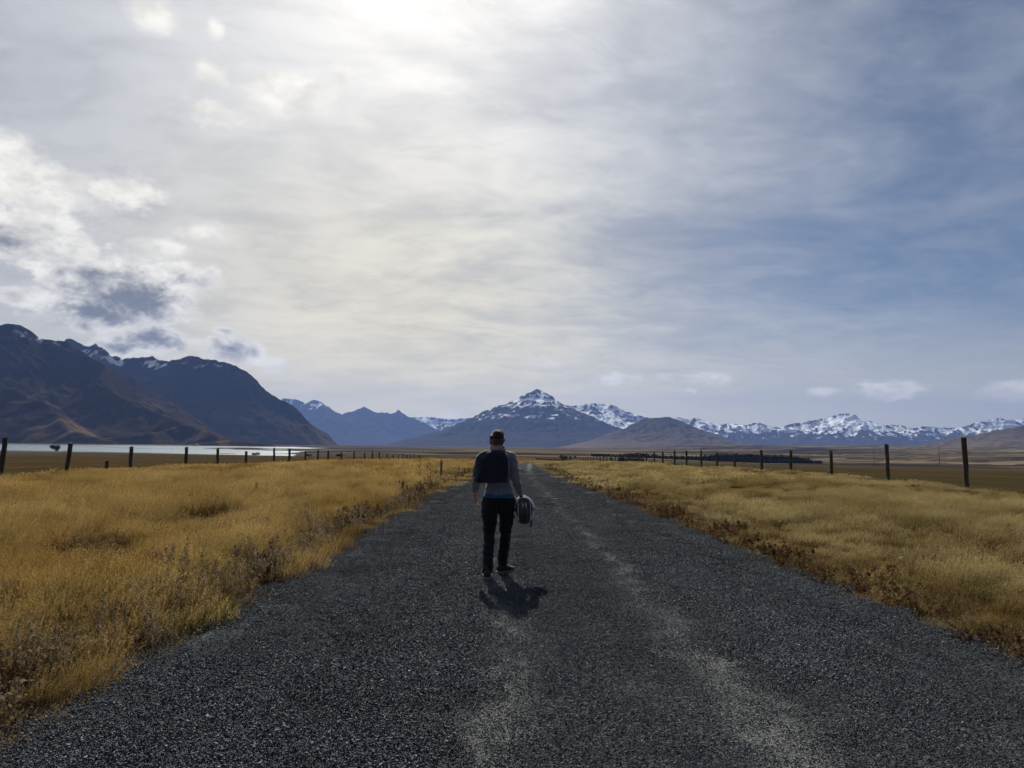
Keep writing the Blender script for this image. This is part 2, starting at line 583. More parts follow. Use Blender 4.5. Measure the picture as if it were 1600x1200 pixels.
# ------------------------------------------------------------------ water
def build_water():
    aa = np.radians(np.linspace(-62, -3, 90))
    rr = np.geomspace(430, 4200, 70)
    A, RR = np.meshgrid(aa, rr)
    V = np.stack([RR * np.sin(A), RR * np.cos(A), np.full_like(RR, WATER_Z)], -1).reshape(-1, 3)
    me = np_mesh('lake', V, grid_faces(len(aa), len(rr))[:, ::-1], True)
    ma, t, b = material('lake_water', 0.26, 0.32)
    geo = t.new('ShaderNodeNewGeometry')
    b.inputs['Base Color'].default_value = (0.085, 0.135, 0.155, 1)
    p = t.v('MULTIPLY', geo.outputs['Position'], (0.5, 0.18, 0))
    bump(t, b, t.noise(p, 1.0, 4, 0.6), 0.5, 0.25)
    o = obj('lake', me, ma)
    tag(o, 'pale turquoise braided lake water under the dark mountains', None, None, 'structure')


build_water()


# ------------------------------------------------------------------ mountains
def mountain_material(name, low, mid, rock, snow=(0.80, 0.83, 0.88)):
    ma, t, b = material(name, 1.0, 0.0)
    geo = t.new('ShaderNodeNewGeometry')
    pos = geo.outputs['Position']
    n = t.noise(pos, 0.006, 6, 0.62)
    n2 = t.noise(pos, 0.03, 5, 0.65)
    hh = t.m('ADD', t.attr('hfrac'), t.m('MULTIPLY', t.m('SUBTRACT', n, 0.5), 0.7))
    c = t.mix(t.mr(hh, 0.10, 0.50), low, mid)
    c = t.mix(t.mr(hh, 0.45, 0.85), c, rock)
    k = t.mr(n2, 0.3, 0.7, 0.72, 1.25)
    c = t.mix(1.0, c, t.xyz(k, k, k), 'MULTIPLY')
    c = t.mix(t.m('MULTIPLY', t.attr('pale'), 0.75), c, (0.11, 0.078, 0.040))
    s = t.m('ADD', t.attr('snow'), t.m('MULTIPLY', t.m('SUBTRACT', n2, 0.5), 0.45))
    c = t.mix(t.mr(s, 0.30, 0.74), c, snow)
    t.put(b.inputs['Base Color'], c)
    bump(t, b, t.noise(pos, 0.02, 6, 0.7), 0.8, 14.0)
    return ma


def spurs(ridge, every, length, drop, toward, seed, jit=0.35):
    """side ridges that fall from a main ridge towards the viewer"""
    rs = np.random.default_rng(seed)
    out = []
    pts = np.array(ridge)
    seg = np.linalg.norm(np.diff(pts[:, :2], axis=0), axis=1)
    cum = np.concatenate([[0], np.cumsum(seg)])
    s = every * rs.uniform(0.2, 0.8)
    while s < cum[-1]:
        p0 = np.array([np.interp(s, cum, pts[:, i]) for i in range(3)])
        a = math.atan2(toward[1], toward[0]) + rs.normal(0, jit)
        L = length * rs.uniform(0.6, 1.25)
        k = 5
        line = []
        for i in range(k + 1):
            q = i / k
            w = math.sin(q * 5 + rs.uniform(0, 6)) * 0.06 * L
            hx = p0[2] - (p0[2] + 12) * drop * (q ** 0.8) * rs.uniform(0.95, 1.05) - 0.01 * (p0[2])
            line.append((p0[0] + math.cos(a) * L * q - math.sin(a) * w, p0[1] + math.sin(a) * L * q + math.cos(a) * w, hx))
        out.append(line)
        s += every * rs.uniform(0.6, 1.4)
    return out


def mountain(name, label, ridges, steep, mat, seed, nu=260, nv=170, snowline=1e9, snowband=100.0, margin=None, gully=0.5,
             lam=180.0, pale=0.0, base=-14.0, concave=1.7, rough=1.0, depthpad=None, snowamt=1.0, crest=1.0):
    """a massif: ridge lines in plan with heights, slopes falling away from them, gullies cut down the fall line"""
    allp = np.concatenate([np.array(r_)[:, :3] for r_ in ridges])
    hm = allp[:, 2].max() - base
    mg = margin or hm * 1.7
    x0, x1 = allp[:, 0].min() - mg, allp[:, 0].max() + mg
    y0, y1 = allp[:, 1].min() - mg, allp[:, 1].max() + (depthpad if depthpad is not None else mg * 0.55)
    X, Y = np.meshgrid(np.linspace(x0, x1, nu), np.linspace(y0, y1, nv))
    wx = X + fbm(X / (lam * 2.2), Y / (lam * 2.2), seed, 4) * lam * 0.38
    wy = Y + fbm(X / (lam * 2.2) + 40, Y / (lam * 2.2), seed + 5, 4) * lam * 0.38
    H = np.full(X.shape, -1e9)
    S = np.zeros(X.shape)
    DI = np.full(X.shape, 1e9)
    RZ = np.zeros(X.shape)
    off = 0.0
    for r_ in ridges:
        pts = np.array(r_, float)
        for a_, b_ in zip(pts[:-1], pts[1:]):
            d = b_[:2] - a_[:2]
            L2 = (d ** 2).sum() + 1e-9
            tt = np.clip(((wx - a_[0]) * d[0] + (wy - a_[1]) * d[1]) / L2, 0, 1)
            cx_, cy_ = a_[0] + d[0] * tt, a_[1] + d[1] * tt
            di = np.hypot(wx - cx_, wy - cy_)
            rz = a_[2] + (b_[2] - a_[2]) * tt
            hc = np.maximum(rz - base, 20.0) * concave
            h = rz - hc * (1 - np.exp(-steep * di / hc))
            up = h > H
            H = np.where(up, h, H)
            S = np.where(up, off + tt * math.sqrt(L2), S)
            DI = np.where(up, di, DI)
            RZ = np.where(up, rz, RZ)
            off += math.sqrt(L2)
        off += 977.0
    hf = np.clip((H - base) / hm, 0, 1)
    g = ridged(S / lam, DI / (lam * 4.5), seed + 3, 5, 0.58) - 0.62
    g2 = ridged(X / (lam * 0.8), Y / (lam * 0.8), seed + 8, 5, 0.55) - 0.62
    g3 = fbm(X / (lam * 0.22), Y / (lam * 0.22), seed + 12, 4, 0.55)
    amp = np.clip(DI / (lam * 0.9), 0.0, 1) * (0.15 + 0.85 * sstep(0.02, 0.4, hf))
    Z = H + gully * lam * (0.50 * g + 0.42 * g2) * amp * rough + 0.075 * lam * g3 * rough * (0.45 + 0.55 * amp) * sstep(0, 0.15, hf) * crest
    # snow lies high, more in the hollows, less where it is steep
    gy, gx = np.gradient(Z, (y1 - y0) / (nv - 1), (x1 - x0) / (nu - 1))
    slope = np.hypot(gx, gy)
    k = 4
    pad = np.pad(Z, k, mode='edge')
    lap = (pad[2 * k:, k:-k] + pad[:-2 * k, k:-k] + pad[k:-k, 2 * k:] + pad[k:-k, :-2 * k]) / 4 - Z
    sn = sstep(-1, 1, (Z - snowline - 0.8 * snowband * fbm(X / (lam * 0.7), Y / (lam * 0.7), seed + 20, 5, 0.6)) / snowband) * snowamt
    rib = sstep(0.60, 0.86, ridged(S / (lam * 0.6), DI / (lam * 3.5), seed + 25, 4, 0.55))
    conv = sstep(0.0, 0.06 * lam, -lap)
    sn = sn * (0.92 - 0.55 * rib - 0.50 * conv - 0.20 * sstep(0.8, 1.6, slope))
    pl = sstep(0.10, 0.5, fbm(S / (lam * 0.9), DI / (lam * 3), seed + 31, 4)) * (1 - sstep(0.05, 0.42, hf)) * pale
    V = np.stack([X, Y, Z], -1).reshape(-1, 3)
    me = np_mesh(name, V, grid_faces(nu, nv), True, {'hfrac': hf.ravel(), 'snow': sn.ravel(), 'pale': pl.ravel()})
    o = obj(name, me, mat)
    tag(o, label, None, None, 'structure')
    return o


def rl(pts, depth, d2=None):
    """ridge line from bearing and elevation (frame points) at a real distance"""
    n = len(pts)
    out = []
    for i, (px, py) in enumerate(pts):
        dd = depth if d2 is None else depth + (d2 - depth) * i / (n - 1)
        p = at(px, py, dd)
        out.append((p.x, p.y, p.z))
    return out


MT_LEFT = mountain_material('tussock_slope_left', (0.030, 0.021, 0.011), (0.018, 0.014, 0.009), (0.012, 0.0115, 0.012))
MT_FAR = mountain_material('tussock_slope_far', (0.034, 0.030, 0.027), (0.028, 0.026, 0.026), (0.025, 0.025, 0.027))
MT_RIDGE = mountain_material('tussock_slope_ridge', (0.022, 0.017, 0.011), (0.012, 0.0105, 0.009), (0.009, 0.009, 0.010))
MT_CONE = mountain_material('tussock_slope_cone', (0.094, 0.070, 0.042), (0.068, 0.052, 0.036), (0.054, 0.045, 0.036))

# left massif: high crest, with two long spurs that come down to the lake
c2 = rl([(-260, 470), (-150, 500), (-60, 516), (0, 509), (20, 507), (38, 508), (55, 517), (72, 529), (95, 531), (112, 534)], 2700, 2850)
sp2 = rl([(95, 533), (130, 556), (170, 590), (230, 632), (290, 663), (350, 683), (420, 697)], 2810, 2050)
sp1 = rl([(-170, 505), (-60, 570), (0, 598), (50, 628), (100, 658), (150, 685), (190, 699)], 2560, 1850)
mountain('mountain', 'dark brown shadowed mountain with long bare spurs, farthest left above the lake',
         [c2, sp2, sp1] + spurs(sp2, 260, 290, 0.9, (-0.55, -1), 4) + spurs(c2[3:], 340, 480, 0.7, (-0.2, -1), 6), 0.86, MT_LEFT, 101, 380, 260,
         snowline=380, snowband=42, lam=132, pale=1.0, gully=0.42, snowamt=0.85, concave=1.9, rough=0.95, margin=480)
c3 = rl([(60, 545), (117, 529), (132, 537), (145, 541), (155, 536), (172, 545), (190, 561), (212, 559), (235, 555), (250, 561), (265, 563), (283, 561),
         (300, 556), (320, 562), (336, 562), (350, 566), (375, 572), (388, 580), (405, 594), (438, 624), (462, 658), (480, 697)], 4100, 3900)
mountain('mountain', 'dark blue mountain ridge with patchy snow on its crest, right of the leftmost mountain',
         [c3] + spurs(c3[:16], 280, 480, 0.92, (-0.2, -1), 14), 1.05, MT_RIDGE, 131, 340, 200, snowline=428, snowband=50, lam=140, pale=0.6, gully=0.55,
         snowamt=1.1, margin=620, concave=2.4, rough=0.9)
c4 = rl([(420, 640), (445, 622), (465, 624), (476, 631), (491, 624), (505, 635), (520, 641), (535, 648), (550, 644), (571, 635), (585, 643), (600, 646), (610, 645),
         (622, 640), (634, 648), (648, 660), (665, 674), (690, 694)], 12500, 13000)
mountain('mountain', 'hazy blue mountain ridge with two small peaks, between the dark ridge and the valley head',
         [c4] + spurs(c4, 520, 1200, 0.85, (0.1, -1), 24), 0.66, MT_FAR, 151, 260, 130, snowline=640, snowband=90, lam=260, gully=0.5, margin=1100, snowamt=1.1)
c5 = rl([(600, 655), (640, 652), (670, 651), (700, 655), (720, 654), (745, 652), (775, 655)], 14200)
mountain('mountain', 'faint snowy mountains closing the valley under a roll of cloud',
         [c5] + spurs(c5, 380, 700, 0.7, (0, -1), 34), 0.6, MT_FAR, 171, 150, 80, snowline=320, snowband=140, lam=230, margin=900, snowamt=1.3, depthpad=300)
c6 = rl([(700, 684), (722, 667), (755, 646), (775, 637), (800, 629), (818, 618), (834, 607), (850, 617), (868, 628), (885, 638), (908, 656), (935, 678), (960, 692)], 8200, 7900)
c6b = [c6[6], tuple(at(848, 640, 7700)), tuple(at(870, 668, 7100)), tuple(at(905, 694, 6500))]
c6c = [c6[4], tuple(at(785, 652, 7750)), tuple(at(765, 680, 7200)), tuple(at(745, 699, 6600))]
c6d = [c6[6], tuple(at(815, 643, 7800)), tuple(at(812, 676, 7300)), tuple(at(800, 699, 6600))]
c6e = [c6[9], tuple(at(905, 663, 7500)), tuple(at(935, 690, 6900))]
mountain('mountain', 'pyramid shaped mountain with snow streaked summit straight ahead of the road',
         [c6, c6b, c6c, c6d, c6e] + spurs(c6[2:11], 260, 620, 0.7, (0.1, -1), 44), 0.60, MT_FAR, 191, 340, 240, snowline=345, snowband=150, lam=170, gully=0.62, crest=0.35,
         margin=1000, snowamt=1.4)
c7 = rl([(868, 640), (885, 633), (905, 634), (918, 631), (930, 630), (943, 631), (955, 633), (966, 638), (976, 642), (992, 648), (1010, 652), (1030, 668), (1060, 690)], 9800)
mountain('mountain', 'snow covered mountain shoulder just right of the pyramid shaped mountain',
         [c7] + spurs(c7, 260, 800, 0.7, (0.35, -1), 54), 0.6, MT_FAR, 211, 210, 130, snowline=190, snowband=160, lam=170, margin=800, snowamt=1.35, depthpad=500)
c8 = rl([(945, 694), (966, 683), (985, 669), (1003, 658), (1020, 652), (1040, 651), (1052, 657), (1070, 669), (1100, 682), (1150, 692), (1230, 698)], 6300, 6100)
mountain('mountain', 'smooth brown cone shaped hill without snow, right of the pyramid shaped mountain',
         [c8] + spurs(c8[2:9], 330, 600, 0.8, (0.1, -1), 64), 0.50, MT_CONE, 231, 250, 150, lam=190, gully=0.22, margin=900, pale=0.9, rough=0.7)
c9 = rl([(1030, 664), (1050, 656), (1060, 652), (1073, 655), (1085, 653), (1100, 656), (1120, 665), (1135, 662), (1150, 662), (1165, 664), (1182, 660), (1200, 665),
         (1221, 669), (1240, 661), (1255, 660), (1272, 655), (1285, 653), (1295, 655), (1302, 650), (1316, 646), (1326, 645), (1334, 647), (1345, 654), (1356, 657),
         (1366, 663), (1385, 664), (1405, 662), (1420, 669), (1432, 669), (1448, 665), (1470, 668), (1490, 668), (1510, 666), (1528, 660), (1545, 657), (1562, 653),
         (1580, 656), (1600, 654), (1650, 650), (1720, 656)], 10600, 10200)
mountain('mountain', 'long jagged range of snowy mountains along the right horizon',
         [c9] + spurs(c9, 360, 1250, 0.8, (0.0, -1), 74), 0.58, MT_FAR, 251, 520, 170, snowline=235, snowband=130, lam=190, gully=0.55, margin=900, snowamt=1.3, depthpad=500)
c10 = rl([(1330, 706), (1400, 699), (1440, 692), (1480, 686), (1520, 680), (1560, 672), (1600, 664), (1680, 650), (1800, 640)], 4600, 4300)
mountain('mountain', 'low smooth brown hill in front of the snowy range at the right edge',
         [c10] + spurs(c10[2:], 420, 700, 0.8, (-0.1, -1), 84), 0.42, MT_CONE, 271, 200, 120, lam=220, gully=0.18, pale=0.5, rough=0.6, margin=700)


# ------------------------------------------------------------------ masses of small pieces
def instancer(name, pts, rots, scls, idx, protos, label):
    """one mass of gravel or plants: patches spread over the ground by geometry nodes"""
    me = bpy.data.meshes.new(name)
    n = len(pts)
    me.vertices.add(n)
    me.vertices.foreach_set('co', np.ascontiguousarray(pts, dtype=np.float32).ravel())
    a = me.attributes.new('rot', 'FLOAT_VECTOR', 'POINT')
    a.data.foreach_set('vector', np.ascontiguousarray(rots, dtype=np.float32).ravel())
    a = me.attributes.new('scl', 'FLOAT_VECTOR', 'POINT')
    a.data.foreach_set('vector', np.ascontiguousarray(scls, dtype=np.float32).ravel())
    a = me.attributes.new('idx', 'INT', 'POINT')
    a.data.foreach_set('value', np.ascontiguousarray(idx, dtype=np.int32))
    o = link(bpy.data.objects.new(name, me))
    c = bpy.data.collections.new(name + '_patches')
    for i, (pm, mat) in enumerate(protos):
        pm.materials.append(mat)
        c.objects.link(bpy.data.objects.new('%s_patch_%02d' % (name, i), pm))
    ng = bpy.data.node_groups.new(name, 'GeometryNodeTree')
    ng.interface.new_socket('Geometry', in_out='INPUT', socket_type='NodeSocketGeometry')
    ng.interface.new_socket('Geometry', in_out='OUTPUT', socket_type='NodeSocketGeometry')
    N, L = ng.nodes, ng.links
    gi, go = N.new('NodeGroupInput'), N.new('NodeGroupOutput')
    ci = N.new('GeometryNodeCollectionInfo')
    ci.inputs['Collection'].default_value = c
    ci.inputs['Separate Children'].default_value = True
    ci.inputs['Reset Children'].default_value = True
    ip = N.new('GeometryNodeInstanceOnPoints')
    ip.inputs['Pick Instance'].default_value = True

    def na(nm, dt):
        q = N.new('GeometryNodeInputNamedAttribute')
        q.data_type = dt
        q.inputs['Name'].default_value = nm
        return q.outputs['Attribute']
    e2r = N.new('FunctionNodeEulerToRotation')
    L.new(na('rot', 'FLOAT_VECTOR'), e2r.inputs[0])
    L.new(gi.outputs[0], ip.inputs['Points'])
    L.new(ci.outputs[0], ip.inputs['Instance'])
    L.new(na('idx', 'INT'), ip.inputs['Instance Index'])
    L.new(e2r.outputs[0], ip.inputs['Rotation'])
    L.new(na('scl', 'FLOAT_VECTOR'), ip.inputs['Scale'])
    L.new(ip.outputs[0], go.inputs[0])
    md = o.modifiers.new('patches', 'NODES')
    md.node_group = ng
    tag(o, label, None, None, 'stuff')
    return o


def stone_patch(seed, n, radius, smin, smax, flat=0.6):
    rs = np.random.default_rng(seed)
    cube = np.array([[x, y, z] for z in (-1, 1) for y in (-1, 1) for x in (-1, 1)], float) / 1.6
    tri = np.array([[0, 2, 1], [1, 2, 3], [4, 5, 6], [5, 7, 6], [0, 1, 4], [1, 5, 4], [2, 6, 3], [3, 6, 7], [0, 4, 2], [2, 4, 6], [1, 3, 5], [3, 7, 5]])
    sz = smin + (smax - smin) * rs.random(n) ** 2.2
    V = cube[None] + rs.normal(0, 0.22, (n, 8, 3))
    V *= np.stack([rs.uniform(0.7, 1.2, n), rs.uniform(0.55, 1.0, n), rs.uniform(0.4, 0.8, n)], -1)[:, None]
    q = rs.normal(size=(n, 4))
    q[:, 1:3] *= flat
    q /= np.linalg.norm(q, axis=1)[:, None]
    w, x, y, z = q.T
    M = np.stack([1 - 2 * (y * y + z * z), 2 * (x * y - z * w), 2 * (x * z + y * w), 2 * (x * y + z * w), 1 - 2 * (x * x + z * z), 2 * (y * z - x * w),
                  2 * (x * z - y * w), 2 * (y * z + x * w), 1 - 2 * (x * x + y * y)], -1).reshape(n, 3, 3)
    V = np.einsum('nij,nkj->nki', M, V) * (sz / 2)[:, None, None]
    rr = radius * np.sqrt(rs.random(n))
    th = rs.random(n) * 6.2832
    V += np.stack([rr * np.cos(th), rr * np.sin(th), sz * rs.uniform(0.02, 0.30, n)], -1)[:, None]
    T = (tri[None] + (np.arange(n) * 8)[:, None, None]).reshape(-1, 3)
    tone = np.repeat(rs.random(n), 8)
    return np_mesh('gravel_patch', V.reshape(-1, 3), T, False, {'tone': tone})


def stone_material(name, dark, light, bright):
    ma, t, b = material(name, 0.85, 0.2)
    tn = t.attr('tone')
    c = t.mix(t.m('POWER', tn, 1.6), dark, light)
    c = t.mix(t.mr(tn, 0.93, 0.97), c, bright)
    oi = t.new('ShaderNodeObjectInfo')
    k = t.mr(oi.outputs['Random'], 0, 1, 0.78, 1.18, False)
    t.put(b.inputs['Base Color'], t.mix(1.0, c, t.xyz(k, k, k), 'MULTIPLY'))
    return ma


def build_gravel():
    G = stone_material('gravel_stone', (0.034, 0.040, 0.046), (0.110, 0.126, 0.142), (0.17, 0.178, 0.18))
    F_ = stone_material('gravel_fines', (0.095, 0.102, 0.104), (0.190, 0.200, 0.200), (0.26, 0.265, 0.26))
    protos = [(stone_patch(300 + i, 1500, 0.32, 0.005, 0.019), G) for i in range(5)]
    protos += [(stone_patch(320 + i, 1000, 0.32, 0.004, 0.015), F_) for i in range(4)]
    protos += [(stone_patch(340 + i, 1100, 0.32, 0.004, 0.014), G) for i in range(3)]
    rs = np.random.default_rng(5)
    P, I = [], []
    d = 0.6
    while d < 62:
        sp = 0.27 if d < 9 else 0.30 if d < 20 else 0.36 if d < 36 else 0.5
        w = road_w(d) + 0.15
        for l in np.arange(-w, w, sp):
            lj = l + rs.uniform(-0.5, 0.5) * sp
            dj = d + rs.uniform(-0.5, 0.5) * sp
            x = road_c(dj) + lj
            if (abs(x) - 2.2) / dj > 0.80:
                continue
            mea = 0.10 * float(gnoise(dj * 0.22, 3.3, 47))
            rut = max(math.exp(-((lj + 0.62 + mea) / 0.20) ** 2) * 0.9, math.exp(-((lj - 0.82 + mea) / 0.26) ** 2), 0.35 * math.exp(-((lj + 2.0) / 0.3) ** 2))
            rut0 = min(rut, 1.0)
            rut += rs.normal(0, 0.10)
            fine = rut > 0.42
            if rs.random() < (d - 30) / 34:
                continue
            e = abs(lj) - road_w(dj)
            z = float(road_z(x, dj, lj, rut0, e)) + 0.006
            P.append((x, dj, z))
            pk = float(fbm(x * 0.55, dj * 0.16, 59, 3)) + rs.normal(0, 0.12)
            I.append(5 + rs.integers(4) if fine else 9 + rs.integers(3) if pk > 0.12 else rs.integers(5))
        d += sp
    n = len(P)
    rot = np.stack([np.zeros(n), np.zeros(n), rs.random(n) * 6.28], -1)
    s = rs.uniform(0.85, 1.15, n)
    instancer('road_gravel', np.array(P), rot, np.stack([s, s, s], -1), I, protos, 'loose grey gravel stones covering the road')


build_gravel()


def blade_arrays(rs, n, radius, h0, h1, width, bend, wind):
    """n tapering bent blades; returns verts (n,7,3), tris, height fraction (n,7)"""
    rr = radius * np.sqrt(rs.random(n))
    th = rs.random(n) * 6.2832
    bx, by = rr * np.cos(th), rr * np.sin(th)
    h = rs.uniform(h0, h1, n) * (1 - 0.35 * (rr / radius) ** 2)
    a = rs.random(n) * 6.2832
    dirx, diry = np.cos(a), np.sin(a)
    bnd = bend * h * rs.uniform(0.2, 1.0, n)
    wx = wind * h * rs.uniform(0.4, 1.2, n)
    fa = rs.random(n) * 3.1416
    sx, sy = np.cos(fa), np.sin(fa)
    V = np.zeros((n, 7, 3))
    fr = np.zeros((n, 7))
    for k, (q, wd) in enumerate(((0, 1.0), (0.4, 0.85), (0.75, 0.5))):
        cx_ = bx + dirx * bnd * q ** 2 + wx * q ** 1.7
        cy_ = by + diry * bnd * q ** 2
        cz_ = h * (q - 0.12 * q ** 3)
        for s_, j in ((-1, 2 * k), (1, 2 * k + 1)):
            V[:, j, 0] = cx_ + s_ * sx * width * wd * 0.5
            V[:, j, 1] = cy_ + s_ * sy * width * wd * 0.5
            V[:, j, 2] = cz_
            fr[:, j] = q
    V[:, 6, 0] = bx + dirx * bnd + wx
    V[:, 6, 1] = by + diry * bnd
    V[:, 6, 2] = h * 0.88
    fr[:, 6] = 1
    T = np.array([[0, 1, 3], [0, 3, 2], [2, 3, 5], [2, 5, 4], [4, 5, 6]])
    return V, T, fr


def grass_patch(seed, n, radius, h0, h1, width, bend, wind, seedy=0.6, fleck=0.02, nf=7):
    rs = np.random.default_rng(seed)
    V, T, fr = blade_arrays(rs, n, radius, h0, h1, width, bend, wind)
    tone = np.repeat(rs.random(n)[:, None], 7, 1)
    Vs, Ts, Fs, To = [V.reshape(-1, 3)], [(T[None] + (np.arange(n) * 7)[:, None, None]).reshape(-1, 3)], [fr.ravel()], [tone.ravel()]
    base = n * 7
    pick = np.where(rs.random(n) < seedy)[0]
    m = len(pick)
    if m:
        top = V[pick, 6]
        mid = (V[pick, 4] + V[pick, 5]) / 2
        for k in range(nf):
            q = rs.uniform(0.0, 1.15, m)[:, None]
            c = mid + (top - mid) * q + rs.normal(0, fleck * 0.45, (m, 3))
            v = np.stack([c + rs.normal(0, fleck * 0.5, (m, 3)), c + rs.normal(0, fleck * 0.5, (m, 3)), c + rs.normal(0, fleck * 0.5, (m, 3)) + [0.2 * fleck, 0, 0.2 * fleck]], 1)
            Vs.append(v.reshape(-1, 3))
            Ts.append(base + np.arange(m * 3).reshape(-1, 3))
            Fs.append(np.full(m * 3, 1.0))
            To.append(np.repeat(rs.random(m), 3))
            base += m * 3
    return np_mesh('grass_patch', np.concatenate(Vs), np.concatenate(Ts), True, {'hf': np.concatenate(Fs), 'tone': np.concatenate(To)})


def leaf_material(name, root, tip_a, tip_b, trans=0.35, posvar=None, rough=0.7):
    ma, t, b = material(name, rough, 0.0)
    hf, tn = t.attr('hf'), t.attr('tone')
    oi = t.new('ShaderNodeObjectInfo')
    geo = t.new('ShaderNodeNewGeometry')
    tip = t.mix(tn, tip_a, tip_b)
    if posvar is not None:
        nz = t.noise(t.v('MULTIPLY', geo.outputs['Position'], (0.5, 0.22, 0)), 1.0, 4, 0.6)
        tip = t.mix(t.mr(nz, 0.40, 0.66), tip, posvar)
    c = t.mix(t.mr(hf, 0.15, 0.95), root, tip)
    k = t.mr(oi.outputs['Random'], 0, 1, 0.66, 1.30, False)
    c = t.mix(1.0, c, t.xyz(k, k, k), 'MULTIPLY')
    t.put(b.inputs['Base Color'], c)
    tr = t.new('ShaderNodeBsdfTranslucent')
    t.put(tr.inputs['Color'], c)
    mx = t.new('ShaderNodeMixShader')
    mx.inputs[0].default_value = trans
    out = ma.node_tree.nodes['Material Output']
    t.l.new(b.outputs[0], mx.inputs[1])
    t.l.new(tr.outputs[0], mx.inputs[2])
    t.l.new(mx.outputs[0], out.inputs['Surface'])
    return ma


def build_grass():
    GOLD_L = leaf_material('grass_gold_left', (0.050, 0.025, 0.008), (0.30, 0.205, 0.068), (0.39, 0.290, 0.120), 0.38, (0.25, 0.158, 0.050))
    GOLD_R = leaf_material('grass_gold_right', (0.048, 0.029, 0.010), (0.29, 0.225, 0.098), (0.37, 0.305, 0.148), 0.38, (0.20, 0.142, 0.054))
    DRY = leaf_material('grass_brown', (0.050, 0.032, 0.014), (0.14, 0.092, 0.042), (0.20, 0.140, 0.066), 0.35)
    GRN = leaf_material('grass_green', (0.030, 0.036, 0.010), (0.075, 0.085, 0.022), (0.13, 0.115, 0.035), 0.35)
    protos = []
    for i in range(4):
        protos.append((grass_patch(400 + i, 400, 0.42, 0.28, 0.58, 0.0034, 0.26, 0.22, 0.6, 0.009, 8), GOLD_L))
    for i in range(4):
        protos.append((grass_patch(420 + i, 400, 0.42, 0.17, 0.40, 0.0034, 0.32, 0.28, 0.55, 0.009, 8), GOLD_R))
    for i in range(2):
        protos.append((grass_patch(440 + i, 220, 0.36, 0.10, 0.26, 0.0042, 0.6, 0.15, 0.25, 0.013), DRY))
    for i in range(2):
        protos.append((grass_patch(450 + i, 200, 0.26, 0.14, 0.34, 0.0060, 0.6, 0.1, 0.0), GRN))
    # broader blades for the far field
    for i in range(2):
        protos.append((grass_patch(460 + i, 150, 0.62, 0.28, 0.50, 0.011, 0.35, 0.25, 0.6, 0.030, 6), GOLD_L))
    for i in range(2):
        protos.append((grass_patch(470 + i, 150, 0.62, 0.18, 0.38, 0.011, 0.35, 0.25, 0.6, 0.030, 6), GOLD_R))
    rs = np.random.default_rng(77)
    P, I, S = [], [], []

    def add(x, y, i, s, sz=None):
        P.append((x, y, -0.02))
        I.append(i)
        S.append((s, s, sz or s))

    for side in (-1, 1):
        d = 0.4
        while d < 330:
            sp = 0.30 if d < 8 else 0.36 if d < 16 else 0.50 if d < 30 else 0.75 if d < 60 else 1.15 if d < 120 else 1.9
            w = float(road_w(d))
            lim = 17.0 if side < 0 else 15.0
            far = d > 26
            l = w + 0.15
            while True:
                lj = l + rs.uniform(-0.5, 0.5) * sp
                dj = d + rs.uniform(-0.5, 0.5) * sp
                x = float(road_c(dj)) + side * lj
                if abs(x) > lim + 0.4 + rs.normal(0, 0.25):
                    break
                e = lj - w
                if (abs(x) - 2.6) / dj < 0.82:
                    nz = float(fbm(x * 0.22 + side * 31, dj * 0.12, 61, 3))
                    bare = float(fbm(x * 0.16 + 9, dj * 0.07 + side * 5, 71, 3))
                    dry = bare > 0.52 or rs.random() < 0.05
                    hs = 0.84 + 0.32 * nz
                    hs *= 0.55 + 0.45 * min(1.0, max(0.0, (e - 0.1) / (1.4 if side < 0 else 2.2)))
                    hs *= rs.uniform(0.72, 1.24) * (1 - 0.3 * float(sstep(7, 13, e)))
                    if e < 0.40 and rs.random() < 0.40:
                        pass
                    elif far:
                        k = (12 if side < 0 else 14) + rs.integers(2)
                        g = 1.0 if d < 60 else 1.35 if d < 120 else 2.0
                        if dry and rs.random() < 0.8:
                            add(x, dj, 8 + rs.integers(2), 1.4 * g, 1.1)
                        else:
                            add(x, dj, k, g * rs.uniform(0.9, 1.15), hs)
                    elif dry or (e < 1.0 and rs.random() < 0.5) or (side > 0 and e < 1.5 and rs.random() < 0.3):
                        add(x, dj, 8 + rs.integers(2), rs.uniform(0.8, 1.2) * (1 if side < 0 else 0.85))
                    else:
                        add(x, dj, (0 if side < 0 else 4) + rs.integers(4), max(0.45, hs) * rs.uniform(0.95, 1.1), max(0.4, hs))
                    if side < 0 and e < 0.9 and d < 9 and rs.random() < 0.16:
                        add(x, dj, 10 + rs.integers(2), rs.uniform(0.6, 1.1))
                    elif e < 1.3 and d < 40 and rs.random() < 0.05:
                        add(x, dj, 10 + rs.integers(2), rs.uniform(0.5, 0.9))
                l += sp
            d += sp
    P = np.array(P)
    P[:, 2] = land(P[:, 0], P[:, 1]) - 0.015
    n = len(P)
    rot = np.stack([rs.normal(0, 0.05, n), rs.normal(0, 0.05, n), rs.normal(0, 0.55, n)], -1)
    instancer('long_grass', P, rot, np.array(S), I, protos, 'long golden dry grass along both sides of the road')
    print('grass patches', n)


build_grass()


